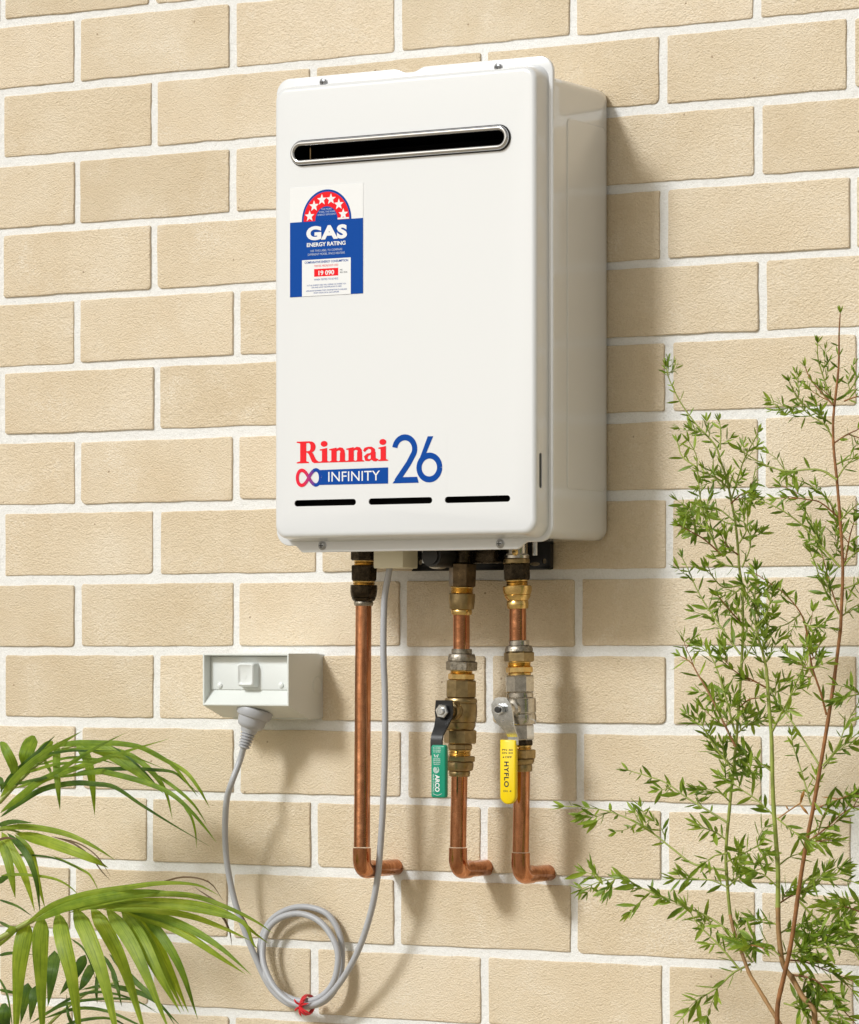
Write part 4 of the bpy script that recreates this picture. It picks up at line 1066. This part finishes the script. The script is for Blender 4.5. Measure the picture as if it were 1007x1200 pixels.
frond([(-60, 1010), (-20, 980), (5, 972), (25, 976)], -230, -180, B_, ('palm', 'palm_dark', 'dry_tip'), (.0, .0, .05), 2, .003)
C_ = [([(30, 1083), (60, 1062), (100, 1048), (150, 1040), (190, 1035), (230, 1037), (258, 1050)], 7, 0), ([(40, 1080), (80, 1062), (130, 1050), (170, 1045), (210, 1046)], 10, 1), ([(180, 1037), (215, 1028), (245, 1034), (262, 1056)], 2, 2), ([(60, 1072), (110, 1058), (160, 1049), (220, 1049), (265, 1063), (300, 1080), (320, 1094)], 7, 0),
      ([(80, 1070), (130, 1058), (190, 1056), (240, 1061), (275, 1075), (300, 1095), (315, 1106)], 7, 0), ([(100, 1066), (150, 1060), (200, 1062), (250, 1070), (285, 1081), (296, 1105), (302, 1112)], 7, 0), ([(120, 1066), (170, 1066), (220, 1073), (260, 1087), (295, 1103)], 8, 0),
      ([(140, 1064), (190, 1076), (225, 1090), (260, 1112), (295, 1143)], 10, 1), ([(140, 1068), (185, 1080), (220, 1097), (255, 1120), (288, 1142)], 10, 0), ([(220, 1062), (255, 1070), (268, 1088), (272, 1109)], 3, 2), ([(228, 1040), (262, 1062), (285, 1075), (299, 1108)], 2, 2),
      ([(18, 1086), (8, 1097), (-4, 1112)], 10, 0), ([(33, 1080), (25, 1112), (21, 1152), (17, 1240)], 20, 0), ([(49, 1072), (47, 1110), (48, 1150), (51, 1240)], 19, 0), ([(66, 1068), (74, 1105), (85, 1150), (97, 1240)], 19, 0), ([(86, 1063), (104, 1100), (122, 1150), (143, 1240)], 19, 0),
      ([(106, 1062), (128, 1098), (148, 1142), (175, 1230)], 17, 0), ([(124, 1064), (150, 1100), (170, 1140), (200, 1212)], 16, 0), ([(142, 1068), (165, 1100), (185, 1140), (212, 1188)], 15, 0), ([(158, 1071), (180, 1100), (200, 1140), (221, 1187)], 13, 0), ([(166, 1072), (190, 1098), (213, 1138), (232, 1195)], 11, 1), ([(150, 1072), (172, 1100), (192, 1138), (216, 1186)], 12, 0)]
frond([(-50, 1130), (0, 1100), (50, 1073), (90, 1064), (130, 1062), (175, 1071)], -340, -280, C_, ('palm', 'palm_mid', 'dry_tip'), (.02, -.03, .05), 3, .0038)
E_ = [([(64, 1114), (61, 1140), (56, 1180)], 15, 0), ([(100, 1119), (92, 1135), (80, 1152), (70, 1166)], 12, 0), ([(110, 1128), (100, 1148), (92, 1162)], 11, 0), ([(33, 1152), (29, 1172), (24, 1200)], 12, 0), ([(4, 1176), (4, 1190), (3, 1215)], 16, 0, 'blunt'), ([(42, 1155), (38, 1175), (35, 1197)], 11, 0),
      ([(60, 1182), (100, 1164), (140, 1166), (182, 1184)], 3.5, 0), ([(50, 1194), (90, 1182), (125, 1185), (160, 1200), (190, 1216)], 4, 0), ([(35, 1200), (80, 1176), (150, 1171), (186, 1188)], 3.5, 0), ([(122, 1120), (135, 1145), (143, 1180)], 5, 0), ([(115, 1135), (113, 1160), (114, 1176)], 4.5, 0),
      ([(128, 1118), (155, 1147), (180, 1170), (212, 1203)], 7, 0), ([(130, 1157), (165, 1165), (190, 1180), (206, 1203)], 4.5, 0), ([(83, 1100), (100, 1115), (113, 1150)], 2.5, 0), ([(-2, 1145), (9, 1168), (16, 1215)], 3, 0), ([(-2, 1160), (14, 1163), (30, 1166)], 4, 0), ([(-2, 1120), (14, 1117), (40, 1119)], 4, 0),
      ([(95, 1160), (125, 1155), (160, 1160), (188, 1175)], 3, 0), ([(90, 1210), (80, 1190), (78, 1165)], 4, 0), ([(130, 1140), (138, 1160), (142, 1178)], 4, 0), ([(70, 1205), (95, 1196), (130, 1194), (160, 1210)], 4, 0), ([(-2, 1080), (10, 1086), (22, 1090)], 4, 0)]
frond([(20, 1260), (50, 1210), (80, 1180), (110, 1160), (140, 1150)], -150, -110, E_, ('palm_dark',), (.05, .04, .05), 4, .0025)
# crown of stalks at the base
st = MB()
for k in range(9):
    rr = random.Random(k); a = pbase+Vector((rr.uniform(-.04, .04), rr.uniform(-.04, .04), 0)); st.add(*tube([a, a+Vector((rr.uniform(-.05, .05), rr.uniform(-.03, .03), .25)), a+Vector((rr.uniform(-.15, .1), rr.uniform(-.08, .08), .55))], [.006, .004, .002], 8))
st.build('cane', 'stem_green', palm, 60)

# ------------------------------------------------------------------ slender-leaved shrub
sbase = W(925, 1220, -230); sbase = Vector((sbase.x, sbase.y, 0))
shrub = empty('shrub', sbase); tag(shrub, 'tall slender shrub with fine narrow leaves and reddish stem at the right of the heater', 'shrub')
stems = MB(); leaves_big = []; LV = {'shrub': [[], [], []], 'shrub_tip': [[], [], []]}
rs = random.Random(11)
SY = -225
def wpath(px, Ya, Yb): n = len(px); return [W(x, y, Ya+(Yb-Ya)*i/(n-1)) for i, (x, y) in enumerate(px)]
leaf_list = []                              # (root, direction, length, width, tip?)
def rv(s=1.0): return Vector((rs.gauss(0, s), rs.gauss(0, s), rs.gauss(0, s)))
def add_leaf(p, d, ln, tip):
    leaf_list.append((p, d.normalized(), ln, ln*rs.uniform(.15, .22), tip))
branch = MB()
def lsize(z):                                # leaves grow longer towards the foot
    t = max(0, min(1, (CAMZ+.35-z)/.75)); return .0113+.0095*t
def grow(path, r0, r1, mat, step=.0105, bare=0.0, lush=1.0, sub=.45, depth=0):
    path = catmull(path, 5); n = len(path)
    branch.add(*tube(path, [r0+(r1-r0)*i/(n-1) for i in range(n)], 6 if depth else 8))
    # walk along and set opposite leaf pairs
    tot = sum((path[i+1]-path[i]).length for i in range(n-1)); s = tot*bare+step*.5; acc = 0; ph = rs.uniform(0, 6)
    i = 0; segs = []
    for i in range(n-1): segs.append((acc, path[i], path[i+1])); acc += (path[i+1]-path[i]).length
    k = 0
    while s < tot:
        while k < len(segs)-1 and segs[k+1][0] < s: k += 1
        a, p0, p1 = segs[k]; d = (p1-p0).normalized(); p = p0+d*(s-a)
        u, v_ = frame_of(d, Vector((.3, -1, .1)).normalized())
        ls = lsize(p.z)*rs.choice((.6, .75, .9, 1.0, 1.15, 1.3))*rs.uniform(.9, 1.1)*(1-.25*(s/tot > .93))
        for sg in (0, math.pi):
            if rs.random() < .10: continue
            an = ph+sg+rs.uniform(-.35, .35); out = u*math.cos(an)+v_*math.sin(an)
            op = rs.uniform(.6, 1.15)
            dd = d*math.cos(op)+out*math.sin(op)+rv(.08); dd.z -= .05
            if rs.random() < lush: add_leaf(p, dd, ls, s/tot > .8)
            if depth < 2 and rs.random() < sub*(1-s/tot*.7):
                q_ = [p]; L2 = rs.uniform(.012, .034)*(1 if depth == 0 else .55); cur = dd.normalized()
                for _ in range(3): cur = (cur+d*.25+rv(.12)).normalized(); q_.append(q_[-1]+cur*L2/3)
                grow(q_, .0006, .0003, 'stem_green', step*.66, .12, .95, .08, depth+1)
        ph += math.pi/2+rs.uniform(-.3, .3); s += step*rs.uniform(.75, 1.3)
    d = (path[-1]-path[-3]).normalized(); u, v_ = frame_of(d)
    for q_ in range(4 if depth else 6):
        an = q_*1.9; add_leaf(path[-1], d+(u*math.cos(an)+v_*math.sin(an))*rs.uniform(.15, .6), lsize(path[-1].z)*rs.uniform(.6, 1.0), True)
def bare_stem(px, Ya, Yb, r0, r1, mat, foot=False):
    path = catmull(wpath(px, Ya, Yb), 6); n = len(path); rad = [(r0+(r1-r0)*i/(n-1))*(1+.12*(1 if i % 9 == 0 else 0)) for i in range(n)]
    if foot:
        a = path[0]; g = [Vector((sbase.x+(a.x-sbase.x)*.2, sbase.y+(a.y-sbase.y)*.2, -.01)), sbase.lerp(a, .12), a.lerp(sbase, .4)+Vector((0, 0, .03))]
        path = g+path; rad = [r0*2, r0*1.8, r0*1.4]+rad
    mesh_obj('stem', *tube(path, rad, 10), mat, shrub, 60)
    return path
def grow_part(name, mat, pts, *a, **k):
    global branch
    branch = MB(); grow(pts, a[0], a[1], mat, *a[2:], **k); branch.build(name, mat, shrub, 60)
Z0 = W(920, 1210, SY)
# main stems, carried down to the ground below the frame
S1 = [(911, 1204), (912, 1176), (919, 1144.5), (925.6, 1115), (931.7, 1078), (936.6, 1041.5), (945, 990), (953, 948.7), (961.8, 897.8), (970.6, 845), (976, 810), (980, 780), (985, 740), (986, 723), (988, 665), (985, 610), (981, 561.7), (978.7, 540), (977, 519), (976.7, 495), (978, 476.7)]
bare_stem(S1, SY-10, SY, .0026, .0013, 'stem_red', True)
S1T = [(978, 476.7), (983, 431.7), (983.7, 391), (985, 367)]
grow_part('branch', 'stem_red', wpath(S1T, SY, SY), .0015, .0006, .013, .0, 1, .22)
S2 = [(922, 1212), (905, 1185), (888, 1157), (878, 1140), (868, 1112), (860, 1090), (856, 1072), (853, 1040), (851, 1000), (855, 950), (860, 900), (863, 870), (866, 830), (868, 800), (870, 765), (871, 731.7), (870, 690), (866.7, 665), (865, 640), (861.7, 610), (858, 590)]
bare_stem(S2[:7], SY+10, SY+28, .0023, .0018, 'stem_brown', True)
bare_stem(S2[6:], SY+28, SY+40, .0018, .0013, 'stem_green')
S2T = [(858, 590), (851.7, 560), (845, 541.7), (840, 525), (830, 511.7), (816.7, 498), (800, 475), (790, 456.7), (783, 440), (781, 430)]
grow_part('branch', 'stem_green', wpath(S2T, SY+40, SY+30), .0014, .0005, .009, 0, 1, .35)
S3 = [(955, 1204), (953.8, 1183.8), (941.5, 1169), (929, 1147), (918, 1130), (913, 1095.5), (912, 1063.6), (912, 1020), (910, 989), (907, 947), (905.6, 911.8), (904.7, 868), (902, 832.7), (900, 806), (898.5, 783.5)]
bare_stem(S3[:7], SY, SY+8, .0031, .0026, 'stem_brown', True); bare_stem(S3[6:], SY+8, SY+20, .0026, .0017, 'stem_green')
grow_part('branch', 'stem_green', wpath([(898.5, 783.5), (893, 760), (886, 735), (885, 700), (887, 668)], SY+20, SY+10), .0016, .0006, .011, 0, 1, .4)
BR = [ # points, lushness, side-sprig chance
 [(975, 496.7), (955, 483), (940, 471.7), (930, 457), (925, 447)], [(977, 475), (957, 453), (948, 440), (944, 430)], [(977, 473), (967, 447), (959, 420), (958.5, 402)], [(976, 513), (967, 498), (950, 487), (937, 475)],
 [(978, 519), (990, 511), (1000, 506), (1012, 500)], [(984, 468), (1000, 452), (1012, 425)], [(990, 470), (1000, 466), (1014, 463)], [(981, 562), (965, 552), (948, 550), (925, 552), (905, 548), (890, 541), (878, 534), (870, 528)],
 [(984, 608), (973.7, 598), (960, 588), (943.7, 585), (923.7, 581.7)], [(983, 603), (970, 585), (952, 570), (933.7, 561.7), (925, 556.7)], [(985, 665), (970, 648), (953.7, 630), (940, 615), (923.7, 602.5), (907, 593), (887, 585)],
 [(958.7, 633), (952, 615), (945, 600), (940, 594)], [(984, 720), (970, 696.7), (962, 680), (957, 665), (950, 648)], [(984, 718), (977, 698), (970, 673), (962, 643)], [(985, 610), (998, 597), (1010, 588)], [(988, 665), (1000, 650), (1012, 640)],
 [(990, 664), (996, 630), (1001, 612)], [(986, 723), (1000, 712), (1014, 705)], [(982, 560), (990, 548), (1000, 538)], [(979, 545), (990, 540), (1008, 534)], [(964, 897.8), (981, 876.7), (991.7, 850), (1006, 824)], [(965, 901), (983, 878), (1006, 859)],
 [(969, 838), (962, 811.6), (953, 785), (949, 765), (943.7, 731.7), (935, 713), (918.7, 695), (902, 683), (885, 672)], [(960, 896), (942.5, 868), (921, 834.5), (907, 815), (896, 796)], [(951, 943.5), (939, 903), (930, 875), (928, 862.6)],
 [(955, 948.7), (970.6, 941.7), (988, 934.7), (1010, 929)], [(946, 987), (967, 971.6), (984.7, 955.7), (998.7, 947), (1012, 943)], [(936.6, 1056), (956, 1076), (981, 1095), (1000, 1112.6), (1012, 1122)], [(929, 1116), (956, 1111), (981, 1110), (1008, 1112.6)],
 [(924, 1142), (956, 1149), (981, 1176), (1005, 1202)], [(919, 1176), (951, 1183.8), (981, 1182.5)], [(936.6, 1034), (968.5, 1027), (1010, 1036)], [(1014, 1062), (1000, 1058), (985, 1052)], [(1014, 1072), (1002, 1066), (990, 1062)], [(1014, 812), (1000, 815), (988, 818)],
 [(843, 650), (840, 641.7), (831.7, 623), (826.7, 606.7), (822, 590), (820, 575), (817.5, 550), (816, 533), (808, 518)], [(817.5, 548), (800, 535), (794, 518)], [(850, 575), (838, 558), (836, 538)], [(844, 526.7), (845, 506.7), (843, 492)],
 [(858, 583), (866.7, 555), (873, 536.7), (883, 518), (889, 506.7)], [(855, 573), (840, 560), (820, 552)], [(860, 610), (843, 596.7), (826.7, 591)], [(848, 652), (826.7, 633), (810, 623), (795, 615)], [(831.7, 620), (815, 613), (803, 608), (797, 603)], [(820, 586), (811, 594), (803, 604)],
 [(866.7, 636.7), (875, 621.7), (877, 600)], [(870, 665), (879, 643), (880, 624)], [(868, 766.7), (853, 746.7), (843, 731.7), (826.7, 708), (815, 686.7), (808, 670), (800, 654)], [(870, 731), (856.7, 716.7), (841.7, 698)], [(868, 686), (848, 688), (835, 675), (830, 664)],
 [(870, 688), (883, 706.7), (892, 725)], [(869, 778), (881.7, 756.7), (888, 738)], [(862, 860), (850, 815), (841.7, 788), (834, 770), (823, 758)], [(862, 875), (835, 820), (818, 790), (810, 776.7), (798, 769)], [(859, 903), (832, 866), (817.7, 837)],
 [(854, 965), (830, 950), (806.7, 936), (781, 917.7), (760, 910), (737, 903)], [(851, 1020), (814, 1013), (790, 996), (770, 980), (750, 967), (733, 958), (710, 950), (685, 946), (662, 945)], [(882, 1128), (860, 1098), (843, 1082.7), (825, 1072), (806.7, 1064), (780, 1052), (751.7, 1040.5), (730, 1030), (705, 1033), (682, 1042)],
 [(866, 1135), (845, 1110), (830, 1095), (817.7, 1082.7), (805, 1062)], [(880, 1130), (860, 1140), (843, 1156), (825, 1168), (806.7, 1185), (790, 1204)], [(898.5, 806), (880, 796), (865, 789), (847.6, 776)], [(905.6, 857), (915, 838), (925, 818.7), (939, 787), (949, 765)],
 [(903, 903), (890, 893), (879, 883.7), (863, 869.6)], [(909, 957.5), (888, 938), (870, 926), (858, 917)], [(911, 959), (928, 973), (945, 985)], [(852, 985), (838, 975), (822, 970)], [(852, 1010), (872, 1000), (890, 990)], [(853, 1040), (835, 1032), (815, 1030), (800, 1024)],
 [(853, 1040), (870, 1025), (893, 1018)], [(912, 1040), (895, 1025), (882, 1022)], [(912, 1060), (928, 1050), (945, 1045)], [(913, 1085), (895, 1078), (875, 1080)], [(913, 1095), (930, 1085), (950, 1082)], [(912, 1015), (925, 1005), (938, 1000)], [(914, 1120), (900, 1108), (882, 1102)],
 [(914, 1120), (935, 1112), (960, 1100), (985, 1085)], [(870, 1112), (882, 1108), (896, 1112)], [(866, 830), (878, 820), (890, 818)], [(866, 830), (850, 822), (840, 812)], [(864, 860), (875, 850), (885, 845)], [(861, 900), (850, 890), (838, 880)], [(856, 940), (845, 930), (830, 925)],
 [(860, 905), (872, 900), (884, 905)], [(853, 1000), (838, 1003), (828, 1010)], [(936, 1045), (955, 1035), (968, 1020)], [(945, 992), (960, 985), (975, 985)], [(924, 1125), (945, 1128), (975, 1140), (1000, 1150)], [(988, 690), (1000, 686), (1010, 680)],
 [(865, 650), (852, 640), (846, 628)], [(866, 665), (850, 662), (840, 655)], [(862, 615), (850, 612), (842, 606)], [(857, 590), (868, 580), (880, 575)], [(860, 600), (872, 596), (886, 590)], [(868, 690), (855, 700), (843, 712)], [(885, 705), (895, 695), (905, 690)],
 [(886, 735), (897, 722), (905, 700)], [(885, 740), (872, 725), (866, 712)], [(943, 731), (955, 735), (968, 728)], [(938, 720), (925, 730), (912, 735)]]
for i, b in enumerate(BR):
    ya = SY+rs.uniform(-15, 35); yb2 = ya+rs.uniform(-40, 30); ln = abs(b[0][0]-b[-1][0])+abs(b[0][1]-b[-1][1])
    longb = ln > 120
    grow_part('branch', 'stem_green' if rs.random() < .85 else 'stem_red', wpath(b, ya, yb2), .0013 if longb else .0010, .0005, .0115 if longb else .0088, .05, .95, .30 if not longb else .32)
# leaves: the largest are parts, the rest one mass
def leaf_geo(L_, w_):                        # along +Z, folded and slightly curved
    V = []; F = []
    prof = [(0, .12), (.3, .9), (.6, 1.0), (.85, .5), (1, .04)]
    for i, (t, ww) in enumerate(prof):
        y = .10*math.sin(t*2.2)*L_
        V += [(-ww*w_/2, y-ww*w_*.18, t*L_), (0, y, t*L_), (ww*w_/2, y-ww*w_*.18, t*L_)]
        if i: k = 3*(i-1); F += [(k, k+1, k+4, k+3), (k+1, k+2, k+5, k+4)]
    return V, F
leaf_list.sort(key=lambda a: -a[2])
print('shrub leaves', len(leaf_list))
lm = {}
for nm, mt in (('shrub', 'shrub'), ('shrub_tip', 'shrub_tip')):
    V, F = leaf_geo(1.0, .215); me = bpy.data.meshes.new('shrub_leaf'); me.from_pydata(V, [], F); me.materials.append(M[mt])
    me.polygons.foreach_set('use_smooth', [True]*len(F)); l = me.uv_layers.new(name='UVMap'); lm[nm] = me
def leaf_rot(d):
    q_ = d.to_track_quat('Z', 'Y'); return q_.to_matrix() @ Matrix.Rotation(rs.uniform(0, 6.28), 3, 'Z')
mass = {'shrub': MB(), 'shrub_tip': MB()}
V0, F0 = leaf_geo(1.0, .215); V0 = [Vector(v_) for v_ in V0]
for i, (p, d, ln, wd, tip) in enumerate(leaf_list):
    key = 'shrub_tip' if (tip and rs.random() < .75) or rs.random() < .12 else 'shrub'
    Rm = leaf_rot(d)
    if i < 290:
        o = bpy.data.objects.new('leaf', lm[key]); COL.objects.link(o); o.parent = shrub
        Mx = Rm.to_4x4() @ Matrix.Scale(ln, 4)
        o.matrix_parent_inverse = Matrix.Identity(4); o.location = p-sbase; o.rotation_euler = Rm.to_euler(); o.scale = (ln, ln, ln)
    else: mass[key].add([p+Rm @ (v_*ln) for v_ in V0], F0)
for key, mb in mass.items():
    o = mb.build('foliage', key, shrub, 80); tag(o, kind='stuff'); o.data.uv_layers.new(name='UVMap')
# a few dry leaves on a red twig
dm = MB()
for (a, b, wd) in (((938, 940), (943, 926), .006), ((937, 942), (948, 955), .005), ((925, 950), (921, 944), .003), ((963, 934), (982, 936), .003)):
    V, F, UV = leaf_strip([W(*a, SY), W((a[0]+b[0])/2, (a[1]+b[1])/2, SY-3), W(*b, SY)], wd, .3, 0, 'x'); dm.add(V, F)
dm.add(*tube(wpath([(912.6, 959), (925, 950), (939, 940.8), (942.5, 930)], SY, SY), .0007, 6)); dm.build('dry_twig', 'dry', shrub, 60)
